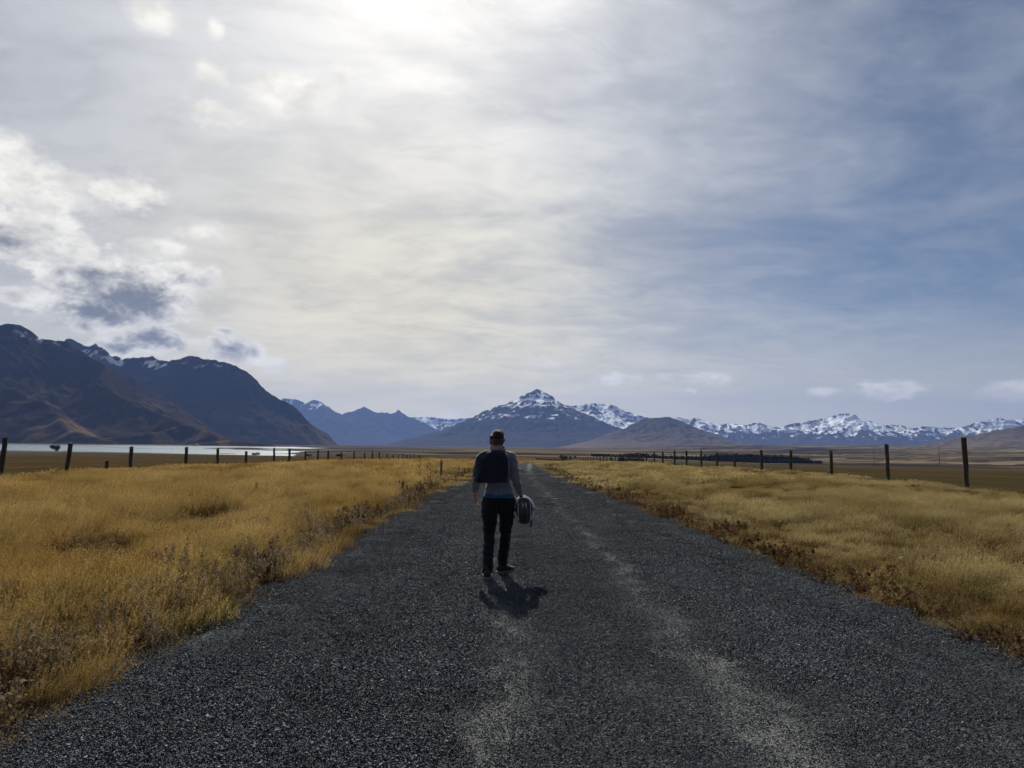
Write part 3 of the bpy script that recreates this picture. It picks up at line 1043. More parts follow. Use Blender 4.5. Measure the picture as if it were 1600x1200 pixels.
# ------------------------------------------------------------------ verge weeds
def weed_arrays(rs, stems, radius, h0, h1, head, branch=5, stalk=0.006):
    Vs, Ts, Hf, To = [], [], [], []
    nb = 0

    def tri(a, b_, c, f, tn):
        nonlocal nb
        Vs.extend((a, b_, c))
        Ts.append((nb, nb + 1, nb + 2))
        Hf.extend((f, f, f))
        To.extend((tn, tn, tn))
        nb += 3

    def rod(p, q, w, f, tn):
        d = q - p
        s = np.cross(d, rs.normal(size=3))
        s /= np.linalg.norm(s) + 1e-9
        s2 = np.cross(d, s)
        s2 /= np.linalg.norm(s2) + 1e-9
        for v in (s, s2):
            tri(p - v * w, p + v * w, q, f, tn)

    for _ in range(stems):
        r_, th = radius * math.sqrt(rs.random()), rs.random() * 6.28
        p = np.array([r_ * math.cos(th), r_ * math.sin(th), 0.0])
        h = rs.uniform(h0, h1)
        top = p + np.array([rs.normal(0, 0.10) * h, rs.normal(0, 0.10) * h, h])
        tn = rs.random()
        rod(p, top, stalk, 0.5, tn)
        for k in range(branch):
            q = rs.uniform(0.35, 1.0)
            b0 = p + (top - p) * q
            L = h * rs.uniform(0.10, 0.26) * (1.25 - q)
            a = rs.random() * 6.28
            b1 = b0 + np.array([math.cos(a) * L, math.sin(a) * L, L * rs.uniform(0.5, 1.3)])
            rod(b0, b1, stalk * 0.5, 0.6, tn)
            for _j in range(head):
                c = b0 + (b1 - b0) * rs.uniform(0.4, 1.1) + rs.normal(0, 0.010, 3)
                tri(c + rs.normal(0, 0.011, 3), c + rs.normal(0, 0.011, 3), c + rs.normal(0, 0.011, 3), 1.0, rs.random())
        for _j in range(head * 2):
            c = top - (top - p) * rs.uniform(0, 0.22) + rs.normal(0, 0.012, 3)
            tri(c + rs.normal(0, 0.012, 3), c + rs.normal(0, 0.012, 3), c + rs.normal(0, 0.012, 3), 1.0, rs.random())
        for _j in range(5):
            c = p + (top - p) * rs.uniform(0.02, 0.4)
            a = rs.random() * 6.28
            L = h * rs.uniform(0.12, 0.25)
            u = np.array([math.cos(a), math.sin(a), rs.uniform(-0.2, 0.6)])
            s = np.array([-math.sin(a), math.cos(a), 0]) * L * 0.16
            tri(c - s, c + s, c + u * L, 0.2, tn)
    return np.array(Vs), np.array(Ts), np.array(Hf), np.array(To)


def weed_mesh(seed, *a, **k):
    V, T, h, to = weed_arrays(np.random.default_rng(seed), *a, **k)
    return np_mesh('weed_patch', V, T, False, {'hf': h, 'tone': to})


WEED_GREY = leaf_material('weed_grey', (0.050, 0.040, 0.018), (0.135, 0.098, 0.060), (0.23, 0.185, 0.13), 0.3)
WEED_DARK = leaf_material('weed_dark', (0.030, 0.022, 0.012), (0.052, 0.030, 0.018), (0.080, 0.050, 0.030), 0.2)
WEED_RED = leaf_material('weed_red', (0.030, 0.022, 0.011), (0.070, 0.036, 0.020), (0.085, 0.056, 0.028), 0.3)


def build_weeds():
    protos = [(weed_mesh(500 + i, 9, 0.22, 0.18, 0.50, 4), WEED_GREY) for i in range(4)]
    protos += [(weed_mesh(510 + i, 6, 0.16, 0.20, 0.46, 8, 4), WEED_DARK) for i in range(3)]
    protos += [(weed_mesh(520 + i, 16, 0.25, 0.05, 0.17, 5, 4, 0.003), WEED_RED) for i in range(3)]
    rs = np.random.default_rng(88)
    P, I, S = [], [], []
    for side in (-1, 1):
        d = 0.6
        while d < 75:
            w = float(road_w(d))
            cnt = 2 if side < 0 else 1 if rs.random() < 0.7 else 0
            for _ in range(cnt if d < 45 else 1):
                if side < 0:
                    e = abs(rs.normal(0.38, 0.30)) + 0.12
                    if rs.random() < 0.08:
                        e += rs.uniform(0.3, 2.5)
                    k = rs.integers(4) if rs.random() < (0.85 if d < 13 else 0.45) else 4 + rs.integers(3)
                    s = rs.uniform(0.45, 0.95) * (1.0 if d > 3.5 else 0.8)
                else:
                    e = abs(rs.normal(0.25, 0.30)) + 0.08
                    if d < 13:
                        k = 7 + rs.integers(3) if rs.random() < 0.85 else rs.integers(4)
                    else:
                        k = 7 + rs.integers(3) if rs.random() < 0.6 else rs.integers(7)
                    s = rs.uniform(0.6, 1.3) * (0.8 if k < 7 else 1.2)
                    if k < 7 and d < 13:
                        s *= 0.6
                dj = d + rs.uniform(-0.2, 0.2)
                x = float(road_c(dj)) + side * (w + e)
                if (abs(x) - 2.6) / dj < 0.82:
                    P.append((x, dj, 0))
                    I.append(k)
                    S.append((s, s, s * rs.uniform(0.8, 1.2)))
            d += (0.16 if d < 14 else 0.26 if d < 30 else 0.5)
    P = np.array(P)
    P[:, 2] = land(P[:, 0], P[:, 1]) - 0.01
    n = len(P)
    rot = np.stack([rs.normal(0, 0.08, n), rs.normal(0, 0.08, n), rs.random(n) * 6.28], -1)
    instancer('verge_weeds', P, rot, np.array(S), I, protos, 'dry grey brown seeding weeds along the road edges')


build_weeds()


# ------------------------------------------------------------------ tubes and fences
def tube_arrays(path, radii, sides=8, cap=True):
    """round tube along a path; radii one per point or (a, b) pairs with a along local x"""
    path = np.array(path, float)
    n = len(path)
    tan = np.gradient(path, axis=0)
    tan /= np.linalg.norm(tan, axis=1)[:, None] + 1e-12
    V = []
    ref = np.array([1.0, 0, 0])
    if abs(tan[0] @ ref) > 0.9:
        ref = np.array([0, 1.0, 0])
    for i in range(n):
        s = ref - tan[i] * (ref @ tan[i])
        s /= np.linalg.norm(s) + 1e-12
        q = np.cross(tan[i], s)
        ref = s
        a, b_ = radii[i] if hasattr(radii[i], '__len__') else (radii[i], radii[i])
        for k in range(sides):
            th = 6.283185 * k / sides
            V.append(path[i] + s * a * math.cos(th) + q * b_ * math.sin(th))
    Fq = []
    for i in range(n - 1):
        for k in range(sides):
            k2 = (k + 1) % sides
            Fq.append((i * sides + k, i * sides + k2, (i + 1) * sides + k2, (i + 1) * sides + k))
    T = []
    for q in Fq:
        T += [(q[0], q[1], q[2]), (q[0], q[2], q[3])]
    if cap:
        V.append(path[0])
        V.append(path[-1])
        c0, c1 = len(V) - 2, len(V) - 1
        for k in range(sides):
            k2 = (k + 1) % sides
            T.append((c0, k2, k))
            T.append((c1, (n - 1) * sides + k, (n - 1) * sides + k2))
    return np.array(V), np.array(T)


def merge(parts):
    Vs, Ts, o_ = [], [], 0
    for V, T in parts:
        Vs.append(V)
        Ts.append(np.asarray(T) + o_)
        o_ += len(V)
    return np.concatenate(Vs), np.concatenate(Ts)


POST_WOOD = plain('weathered_post_wood', (0.060, 0.050, 0.040), 0.9, 0.2, 0.4, 14.0, 0.6, 0.01)
WIRE = plain('fence_wire', (0.04, 0.04, 0.04), 0.8, 0.2, 0.2, 20.0, 0.0)
PALE_WOOD = plain('pale_marker_wood', (0.20, 0.175, 0.14), 0.9, 0.2, 0.35, 18.0, 0.5, 0.006)


def post_mesh(seed):
    rs = np.random.default_rng(seed)
    n = 7
    path = [(rs.normal(0, 0.006), rs.normal(0, 0.006), z) for z in np.linspace(0, 1, n)]
    rad = [0.078 * rs.uniform(0.94, 1.06) for _ in range(n)]
    V, T = tube_arrays(path, rad, 10)
    V[-1, 2] += 0.004
    top = V[:, 2] > 0.99
    V[top, 2] += (V[top, 0] * rs.normal(0, 0.15))
    return np_mesh('post', V, T, False)


POSTS = [post_mesh(600 + i) for i in range(5)]
for pm_ in POSTS:
    pm_.materials.append(POST_WOOD)


def build_fence(side, seen, label):
    lat = -17.0 if side < 0 else 15.0
    rs = np.random.default_rng(640 + side)
    spots = []
    for (px, ty) in seen:
        v = ray(px, ty)
        d = lat / v.x * v.y
        z = CAM_Z + v.z / v.x * lat
        spots.append((lat, d, z))
    d = spots[-1][1]
    while d < 430:
        d += 4.7 * rs.uniform(0.93, 1.07)
        spots.append((lat, d, float(land(lat, d)) + 1.22 + rs.normal(0, 0.06)))
    root = empty('wire_fence', (lat, 20.0, float(land(lat, 20.0))))
    tag(root, label, 'fence')
    tops = []
    for i, (x, y, z) in enumerate(spots):
        x += rs.normal(0, 0.04)
        g = float(land(x, y)) - 0.15
        z = max(z, g + 0.95)
        o = bpy.data.objects.new('post', POSTS[rs.integers(5)])
        link(o, root)
        o.matrix_parent_inverse = Matrix.Translation(-root.location)
        o.location = (x, y, g)
        tk = rs.uniform(0.92, 1.12)
        if i == 0 and side > 0:
            tk = 1.0
        o.scale = (tk, tk, z - g)
        lean = rs.normal(0, 0.018)
        if side < 0 and i < 2:
            lean = 0.085 if i == 1 else 0.05
        o.rotation_euler = (rs.normal(0, 0.012), lean, rs.random() * 6)
        if side < 0 and i < 2:
            o.rotation_euler = (0, lean, 0)
        tops.append((x + (0 if side < 0 else 0), y, g + 0.15, z))
    pre = [(lat, tops[0][1] - 5 * k, float(land(lat, tops[0][1] - 5 * k)), float(land(lat, tops[0][1] - 5 * k)) + 1.2) for k in (3, 2, 1)]
    for k, hfrac in enumerate((0.12, 0.28, 0.44, 0.60, 0.76, 0.93)):
        path = []
        for (x, y, g, z) in pre + tops:
            off = 0.09 if side < 0 else -0.09
            path.append((x + off, y, g + min(z - g, 1.25) * hfrac))
        V, T = tube_arrays(path, [0.0026 if k < 5 else 0.0055] * len(path), 3, False)
        w = obj('wire', np_mesh('wire', V, T, True), WIRE, root)
        w.matrix_parent_inverse = Matrix.Translation(-root.location)


build_fence(-1, [(5, 684), (107, 692), (206, 698), (292, 699), (340, 700), (384.7, 705), (427, 700), (452.5, 701), (476.6, 705), (498, 703), (513.5, 704),
                 (534, 707), (553, 705), (569, 707), (581, 705), (593, 705), (604, 709), (614.5, 711), (623, 711), (629.5, 709), (635, 711), (641, 710),
                 (648, 709), (654, 711)],
            'post and wire fence on the left, between golden grass and the lake')
build_fence(1, [(1509, 683), (1385, 695), (1296, 704), (1236, 704), (1189, 703), (1148, 708), (1121, 708), (1095, 704), (1074, 704), (1053, 704), (1036, 705)],
            'post and wire fence on the right, between golden grass and brown pasture')

# a short leftover post beside the left fence
v_ = ray(167, 720)
d_ = -17.1 / v_.x * v_.y
g_ = float(land(-17.1, d_)) - 0.15
o = obj('stub_post', POSTS[2].copy(), None)
o.location = (-17.1, d_, g_)
o.scale = (0.95, 0.95, 0.15 + CAM_Z + v_.z / v_.x * -17.1 - g_ - 0.15)
tag(o, 'short dark post stub, lowest of the posts in the left fence', 'post')


def ground_at(px, depth):
    v = ray(px, 700)
    x = v.x / v.y * depth
    return x, depth, float(land(x, depth))


# roadside marker post
x, y, z = ground_at(690, 33.0)
V, T = tube_arrays([(0, 0, -0.2), (0, 0, 0.3), (0.004, 0, 0.70), (0.004, 0, 0.84), (0.004, 0, 0.87)], [0.055, 0.055, 0.053, 0.052, 0.030], 6)
o = obj('marker_post', np_mesh('marker_post', V, T, False), PALE_WOOD)
o.location = (x, y, z)
tag(o, 'pale grey wooden marker post standing at the left road edge', 'post')

# power poles far out on the right
POLE = plain('pole_wood', (0.055, 0.050, 0.045), 0.9, 0.2)
for (px, ty, dep, lab) in ((1467, 698, 610, 'thin wooden power pole with crossarm, the taller one right of the plain'),
                           (1365, 704, 660, 'thin wooden power pole, the fainter one beside the second right fence post')):
    x, y, z = ground_at(px, dep)
    H_ = at(px, ty, dep).z - z
    root = empty('power_pole', (x, y, z))
    tag(root, lab, 'power pole')
    V, T = tube_arrays([(0, 0, -0.5), (0, 0, H_ * 0.5), (0, 0, H_)], [0.26, 0.22, 0.17], 8)
    obj('shaft', np_mesh('shaft', V, T), POLE, root)
    V, T = tube_arrays([(-1.5, 0.15, H_ - 0.7), (1.5, 0.15, H_ - 0.7)], [0.12, 0.12], 4)
    ca = obj('crossarm', np_mesh('crossarm', V, T, False), POLE, root)
    for q in (-1.3, -0.5, 0.5, 1.3):
        V, T = tube_arrays([(q, 0.15, H_ - 0.6), (q, 0.15, H_ - 0.3)], [0.07, 0.05], 6)
        obj('insulator', np_mesh('insulator', V, T), POLE, ca)


# ------------------------------------------------------------------ trees and shrubs
NEEDLE = leaf_material('conifer_needles', (0.006, 0.009, 0.006), (0.010, 0.015, 0.009), (0.016, 0.022, 0.012), 0.05)
LEAF = leaf_material('shrub_leaves', (0.012, 0.014, 0.008), (0.024, 0.030, 0.013), (0.045, 0.048, 0.020), 0.15)
BARK = plain('bark', (0.050, 0.040, 0.030), 0.95, 0.1)


def build_conifers():
    rs = np.random.default_rng(701)
    Vs, Ts, nb, To, Hf = [], [], 0, [], []
    prof = ([928, 945, 960, 985, 1000, 1030, 1060, 1090, 1120, 1150, 1200, 1238, 1262, 1280], [716, 712, 710, 708, 707, 711, 712, 712, 709, 708, 711, 712, 717, 719])
    px = 926.0
    while px < 1284:
        for row in range(5):
            dep = 670 + row * 22 + rs.uniform(-9, 9)
            pxx = px + rs.uniform(-2, 2)
            x, y, z = ground_at(pxx, dep)
            ty = np.interp(pxx, *prof) + rs.normal(0.6, 1.0)
            H_ = max(2.5, at(pxx, ty, dep).z - z) * rs.uniform(0.86, 1.06)
            rad = H_ * rs.uniform(0.20, 0.28)
            tn = rs.random()
            V, T = tube_arrays([(x, y, z - 0.3), (x, y, z + H_ * 0.9)], [0.16, 0.04], 4, False)
            Vs.append(V); Ts.append(T + nb); nb += len(V); To.append(np.full(len(V), tn)); Hf.append(np.zeros(len(V)))
            nw = 11
            for w in range(nw):
                q = w / nw
                zz = z + H_ * (0.06 + 0.92 * q)
                r_ = rad * (1 - q) ** 0.8 + 0.12
                a0 = rs.random() * 6.28
                for k in range(7):
                    a = a0 + k * 0.898 + rs.normal(0, 0.15)
                    L = r_ * rs.uniform(0.7, 1.2)
                    u = np.array([math.cos(a), math.sin(a), 0])
                    s = np.array([-math.sin(a), math.cos(a), 0]) * L * 0.55
                    c = np.array([x, y, zz])
                    tri = np.array([c + [0, 0, H_ * 0.10], c + u * L - s + [0, 0, -0.05 * H_], c + u * L + s + [0, 0, -0.05 * H_]])
                    Vs.append(tri); Ts.append(np.array([[0, 1, 2]]) + nb); nb += 3
                    To.append(np.full(3, tn)); Hf.append(np.full(3, rs.random()))
        px += 1.7
    me = np_mesh('conifer_wood', np.concatenate(Vs), np.concatenate(Ts), False, {'tone': np.concatenate(To), 'hf': np.concatenate(Hf)})
    o = obj('conifer_wood', me, NEEDLE)
    tag(o, 'dark belt of conifers far behind the right fence', None, None, 'stuff')


build_conifers()


def shrub(name, label, px, depth, width, height, seed, cat='shrub', group=None, trunk_h=0.05):
    rs = np.random.default_rng(seed)
    x, y, z = ground_at(px, depth)
    root = empty(name, (x, y, z))
    tag(root, label, cat, group)
    Vs, Ts, nb = [], [], 0
    tips = []
    nl = 6
    for k in range(nl):
        a = 6.28 * k / nl + rs.normal(0, 0.3)
        t_ = np.array([math.cos(a) * width * 0.30 * rs.uniform(0.3, 1), math.sin(a) * width * 0.30 * rs.uniform(0.3, 1), height * rs.uniform(0.55, 0.85)])
        tips.append(t_)
        V, T = tube_arrays([(0, 0, -0.2), tuple(t_ * [0.25, 0.25, 0.4]), tuple(t_)], [width * 0.02 + 0.05, width * 0.014 + 0.03, 0.02], 5, False)
        Vs.append(V); Ts.append(T + nb); nb += len(V)
    obj('trunk', np_mesh('trunk', np.concatenate(Vs), np.concatenate(Ts)), BARK, root)
    n = 900
    lob = rs.normal(0, 1, (14, 3)) * [width * 0.24, width * 0.18, height * 0.16] + [0, 0, height * 0.52]
    lr = rs.uniform(0.16, 0.30, 14) * min(width, height * 1.5)
    pick = rs.integers(14, size=n)
    dirs = rs.normal(0, 1, (n, 3))
    dirs /= np.linalg.norm(dirs, axis=1)[:, None]
    c = lob[pick] + dirs * (lr[pick] * rs.random(n) ** 0.4)[:, None]
    c[:, 2] = np.abs(c[:, 2] - c[:, 2].min()) / (c[:, 2].max() - c[:, 2].min()) * height * (0.98 - trunk_h) + height * trunk_h
    ls = min(width, height * 2) * 0.045
    V = c[:, None] + rs.normal(0, ls, (n, 3, 3))
    tone = np.repeat(rs.random(n), 3)
    obj('crown', np_mesh('crown', V.reshape(-1, 3), np.arange(n * 3).reshape(-1, 3), False, {'tone': tone, 'hf': np.full(n * 3, 0.8)}), LEAF, root)


shrub('lakeside_tree', 'dark spreading tree on the lake shore, behind the second left fence post', 88, 640, 9, 7.5, 721, 'tree', None, 0.10)
shrub('lakeside_shrub', 'low dark shrub on the lake shore, right of the spreading tree', 108, 640, 11, 1.7, 722)
shrub('lakeside_shrub', 'rounded dark shrub on the lake shore right of the sixth left fence post', 401, 520, 6, 2.2, 724)
shrub('lakeside_shrub', 'dark shrub on the lake shore beside the closely spaced left fence posts', 481, 488, 5, 1.6, 725)
shrub('lakeside_shrub', 'pair of dark low bushes at the water edge left of the far fence posts', 530, 470, 6, 1.9, 726)
shrub('field_shrub', 'dark bush in front of the conifers, leftmost of the bushes there', 972, 392, 8, 2.9, 731)
shrub('field_shrub', 'dark bush in front of the conifers, second from the left', 988, 386, 9, 2.7, 732)
shrub('field_shrub', 'dark bush in front of the conifers, rightmost of the bushes there', 1005, 390, 9, 2.5, 733)
shrub('field_shrub', 'small dark bush among the far right fence posts left of the conifers', 884, 430, 8, 3.0, 734)


# single dry stalks that stand out of the grass
def stalk(px, depth, h, seed, label, head=10):
    x, y, z = ground_at(px, depth)
    V, T, hf, to = weed_arrays(np.random.default_rng(seed), 1, 0.01, h * 0.97, h, head, 7, 0.010)
    o = obj('dry_stalk', np_mesh('dry_stalk', V, T, False, {'hf': hf, 'tone': to}), WEED_DARK)
    o.location = (x, y, z - 0.01)
    tag(o, label, 'dry plant')


stalk(657.5, 31.5, 0.98, 741, 'tall dark dry stalk with a tufted head, leftmost of the row by the marker post', 22)
stalk(665.5, 32.0, 0.80, 742, 'dark dry stalk between the tufted stalk and the forked one by the marker post', 6)
stalk(673.5, 31.5, 0.80, 743, 'dark dry stalk with a dense head, third from the left by the marker post', 14)
stalk(682, 32.5, 0.62, 744, 'short dark dry stalk just left of the pale marker post', 5)
stalk(952, 22.5, 0.62, 745, 'single thin dry stalk at the right road edge, nearest the walker', 5)
stalk(921, 27.0, 0.50, 746, 'small dry stalk at the right road edge beyond the thin single stalk', 8)
stalk(633, 19.0, 0.62, 747, 'dark round headed thistle stalk at the left road edge beside the walker', 26)

# pale stones on the verges
STONE = plain('pale_stone', (0.42, 0.41, 0.39), 0.8, 0.3, 0.2, 12.0, 0.5, 0.01)


def rock(px, depth, size, seed, label):
    x, y, z = ground_at(px, depth)
    bm = bmesh.new()
    bmesh.ops.create_icosphere(bm, subdivisions=2, radius=1.0)
    rs = np.random.default_rng(seed)
    for v in bm.verts:
        n = float(gnoise(v.co.x * 1.3 + seed, v.co.y * 1.3 + v.co.z * 2.1, seed))
        v.co *= 1 + 0.45 * n
        v.co.x *= size * 0.5
        v.co.y *= size * 0.38
        v.co.z *= size * 0.24
    me = bpy.data.meshes.new('stone')
    bm.to_mesh(me)
    bm.free()
    o = obj('stone', me, STONE)
    o.location = (x, y, z + size * 0.08)
    o.rotation_euler = (0, 0, rs.random() * 6)
    tag(o, label, 'stone')


rock(914, 25.0, 0.16, 751, 'pale flat stone at the right road edge, farthest of the pale stones')
rock(906, 25.6, 0.09, 752, 'tiny pale stone beside the farthest pale stone at the right road edge')
rock(1146, 12.8, 0.12, 753, 'white stone in the reddish weeds of the right verge')
rock(1404, 9.9, 0.13, 754, 'white stone among grass tufts on the right verge, nearer the camera')
rock(524, 9.0, 0.12, 755, 'pale stone at the left road edge level with the walker')
rock(381, 6.7, 0.09, 756, 'pale stone at the left road edge by the green tufts')


# ------------------------------------------------------------------ the walker
def remesh(parts, voxel, smooth=4, name='body'):
    V, T = merge(parts)
    me = np_mesh(name, V, T, True)
    tmp = bpy.data.objects.new('tmp', me)
    COL.objects.link(tmp)
    m1 = tmp.modifiers.new('r', 'REMESH')
    m1.mode = 'VOXEL'
    m1.voxel_size = voxel
    m1.use_smooth_shade = True
    m2 = tmp.modifiers.new('s', 'SMOOTH')
    m2.iterations = smooth
    m2.factor = 0.5
    dg = bpy.context.evaluated_depsgraph_get()
    out = bpy.data.meshes.new_from_object(tmp.evaluated_get(dg))
    out.name = name
    bpy.data.objects.remove(tmp)
    return out


def spline(path, radii, n):
    """Catmull-Rom through stations, radii interpolated"""
    P = np.array(path, float)
    Rr = np.array([r if hasattr(r, '__len__') else (r, r) for r in radii], float)
    A = np.concatenate([P, Rr], 1)
    A = np.concatenate([[2 * A[0] - A[1]], A, [2 * A[-1] - A[-2]]])
    out = []
    k = len(P) - 1
    for t in np.linspace(0, k, n):
        i = min(int(t), k - 1)
        f = t - i
        a, b_, c, d = A[i], A[i + 1], A[i + 2], A[i + 3]
        out.append(0.5 * ((2 * b_) + (-a + c) * f + (2 * a - 5 * b_ + 4 * c - d) * f * f + (-a + 3 * b_ - 3 * c + d) * f ** 3))
    out = np.array(out)
    return out[:, :3], np.maximum(out[:, 3:], 0.002)


def limb(path, radii, n=24, sides=20, flat=False):
    p, r = spline(path, radii, n)
    if flat:
        return tube_arrays(p, r, sides)
    # rounded ends
    t0, t1 = p[0] - p[1], p[-1] - p[-2]
    t0 /= np.linalg.norm(t0)
    t1 /= np.linalg.norm(t1)
    e0 = [p[0] + t0 * r[0].min() * s for s in (0.85, 0.6, 0.3)]
    e1 = [p[-1] + t1 * r[-1].min() * s for s in (0.3, 0.6, 0.85)]
    c = (0.5, 0.8, 0.95)
    pp = np.concatenate([e0, p, e1])
    rr = np.concatenate([[r[0] * q for q in c], r, [r[-1] * q for q in c[::-1]]])
    return tube_arrays(pp, rr, sides)


def ball(c, r, sub=3):
    bm = bmesh.new()
    bmesh.ops.create_icosphere(bm, subdivisions=sub, radius=1.0)
    V = np.array([v.co[:] for v in bm.verts]) * np.array(r if hasattr(r, '__len__') else (r, r, r)) + np.array(c)
    T = np.array([[v.index for v in f.verts] for f in bm.faces])
    bm.free()
    return V, T


def wrinkle(me, amp, scale, seed, zs=1.0):
    n = len(me.vertices)
    co = np.zeros(n * 3, dtype=np.float32)
    me.vertices.foreach_get('co', co)
    co = co.reshape(-1, 3)
    nr = np.array([v.normal[:] for v in me.vertices])
    d = fbm(co[:, 0] * scale + co[:, 1] * scale * 0.7, co[:, 2] * scale * zs + co[:, 1] * scale * 0.3, seed, 3) * amp
    co = co + nr * d[:, None]
    me.vertices.foreach_set('co', co.astype(np.float32).ravel())
    me.update()


def finger(root, dirs, lens, r0, r1):
    p = [np.array(root, float)]
    for d, L in zip(dirs, lens):
        d = np.array(d, float)
        p.append(p[-1] + d / np.linalg.norm(d) * L)
    rad = np.linspace(r0, r1, len(p))
    return limb(p, list(rad), 14, 10)


PD = 8.34
PX0 = float(at(777, 800, PD).x)
PZ0 = float(land(PX0, PD)) + 0.014


def build_person():
    SKIN = plain('skin', (0.42, 0.23, 0.16), 0.55, 0.4, 0.12, 25.0, 0.15, 0.002)
    KNIT = plain('grey_knit', (0.145, 0.145, 0.170), 0.95, 0.1, 0.18, 60.0, 0.5, 0.003, 0.3)
    NAVY = plain('navy_cloth', (0.014, 0.016, 0.030), 0.9, 0.15, 0.2, 40.0, 0.4, 0.003, 0.15)
    BLACK = plain('black_cloth', (0.010, 0.010, 0.012), 0.9, 0.15, 0.2, 40.0, 0.4, 0.003, 0.1)
    BLUE = plain('blue_cloth', (0.018, 0.080, 0.135), 0.9, 0.15, 0.15, 40.0, 0.3, 0.003)
    SCARF = plain('grey_scarf_cloth', (0.24, 0.22, 0.22), 0.95, 0.1, 0.25, 45.0, 0.5, 0.004, 0.3)
    HAT = plain('brown_beanie_knit', (0.028, 0.017, 0.014), 0.95, 0.1, 0.4, 55.0, 0.6, 0.004, 0.3)
    HAIR = plain('brown_hair', (0.060, 0.030, 0.016), 0.6, 0.4, 0.4, 80.0, 0.6, 0.004)
    SHOE = plain('shoe_leather', (0.020, 0.019, 0.020), 0.7, 0.3, 0.2, 40.0)
    SOLE = plain('shoe_sole', (0.20, 0.18, 0.15), 0.8, 0.2, 0.2, 40.0)

    # ---- body, one continuous surface
    parts = []
    parts.append(limb([(0.014, 0.0, 0.86), (0.014, 0.0, 0.92), (0.012, 0.0, 1.02), (0.006, -0.005, 1.16), (0.0, -0.01, 1.28), (-0.008, -0.005, 1.37), (-0.008, 0.0, 1.42)],
                      [(0.140, 0.085), (0.145, 0.095), (0.128, 0.090), (0.135, 0.098), (0.142, 0.098), (0.115, 0.075), (0.05, 0.05)], 30, 24, True))
    LH, LK, LA = (-0.082, 0.0, 0.84), (-0.086, 0.005, 0.46), (-0.098, -0.175, 0.105)
    RH, RK, RA = (0.105, 0.0, 0.84), (0.095, 0.115, 0.465), (0.064, 0.185, 0.10)
    parts.append(limb([LH, (-0.086, 0.0, 0.66), LK, (-0.093, -0.10, 0.30), LA], [0.075, 0.062, 0.045, 0.042, 0.033]))
    parts.append(limb([RH, (0.102, 0.06, 0.66), RK, (0.083, 0.145, 0.30), RA], [0.075, 0.062, 0.045, 0.042, 0.033]))
    # arms
    LS, LE, LW = (-0.165, 0.0, 1.335), (-0.238, -0.045, 1.085), (-0.262, 0.075, 0.905)
    RS, RE, RW = (0.150, 0.0, 1.335), (0.205, -0.040, 1.085), (0.262, 0.035, 0.915)
    parts.append(limb([(-0.10, 0, 1.355), LS, (-0.205, -0.02, 1.21), LE, (-0.255, 0.01, 1.0), LW], [0.055, 0.052, 0.043, 0.036, 0.036, 0.024]))
    parts.append(limb([(0.085, 0, 1.355), RS, (0.180, -0.02, 1.21), RE, (0.235, -0.005, 1.0), RW], [0.055, 0.052, 0.043, 0.036, 0.036, 0.024]))
    # neck and head (faces away from us, +y), turned a little to the left
    parts.append(limb([(-0.008, 0.0, 1.36), (-0.008, 0.010, 1.44), (-0.008, 0.015, 1.49)], [0.055, 0.050, 0.052]))
    hc = np.array((-0.008, 0.015, 1.548))
    parts.append(ball(hc + [0, -0.005, 0.012], (0.074, 0.094, 0.096)))
    parts.append(ball(hc + [0, 0.045, -0.055], (0.055, 0.052, 0.058)))
    parts.append(ball(hc + [0, 0.062, -0.098], (0.026, 0.024, 0.020)))
    parts.append(limb([hc + [0, 0.088, 0.012], hc + [0, 0.104, -0.010], hc + [0, 0.112, -0.028], hc + [0, 0.098, -0.036]], [0.008, 0.010, 0.014, 0.010], 10, 10))
    for s in (-1, 1):
        parts.append(ball(hc + [s * 0.076, -0.002, -0.012], (0.010, 0.020, 0.031), 2))
        parts.append(ball(hc + [s * 0.030, 0.083, 0.026], (0.022, 0.010, 0.007), 2))
        parts.append(ball(hc + [s * 0.042, 0.066, -0.030], (0.024, 0.024, 0.022), 2))
    for dz_ in (-0.058, -0.069):
        parts.append(limb([hc + [-0.022, 0.090, dz_], hc + [0, 0.100, dz_], hc + [0.022, 0.090, dz_]], [0.004, 0.007, 0.004], 8, 8))
    # left hand: hanging, relaxed, thumb forward
    w = np.array(LW)
    dn = np.array((-0.01, 0.38, -0.92))
    dn /= np.linalg.norm(dn)
    sd = np.array((-0.10, 0.92, 0.38))        # across the palm, thumb side
    sd = sd - dn * (sd @ dn)
    sd /= np.linalg.norm(sd)
    inn = np.cross(sd, dn)
    if inn[0] < 0:
        inn = -inn                            # palm faces the thigh
    kn = w + dn * 0.088
    parts.append(limb([w + dn * 0.008, w + dn * 0.045, kn], [(0.022, 0.026), (0.020, 0.037), (0.017, 0.037)], 12, 16) if False else
                 limb([w + dn * 0.008, w + dn * 0.045, kn], [0.024, 0.026, 0.024], 12, 16))
    for k, (q, L) in enumerate(((0.030, 0.070), (0.010, 0.078), (-0.010, 0.073), (-0.029, 0.058))):
        b0 = kn + sd * q - dn * 0.012
        parts.append(limb([w + dn * 0.02 + sd * q * 0.6, kn + sd * q], [0.014, 0.0125], 8, 10))
        c = 0.30 + 0.12 * k
        parts.append(finger(b0, [dn + inn * 0.10, dn + inn * c, dn + inn * (c * 2.4), dn + inn * (c * 3.4)], [0.014, L * 0.42, L * 0.32, L * 0.26], 0.0095, 0.0068))
    parts.append(finger(w + dn * 0.028 + sd * 0.020, [sd * 0.8 + dn * 0.7, sd * 0.35 + dn + inn * 0.25, dn + inn * 0.45], [0.030, 0.032, 0.026], 0.0125, 0.0080))
    # right hand: closed over the chin bar of the helmet
    w = np.array(RW)
    hold = np.array((0.296, 0.080, 0.868))
    dn = hold - w
    dn /= np.linalg.norm(dn)
    sd = np.array((1.0, 0.10, 0.10))
    sd = sd - dn * (sd @ dn)
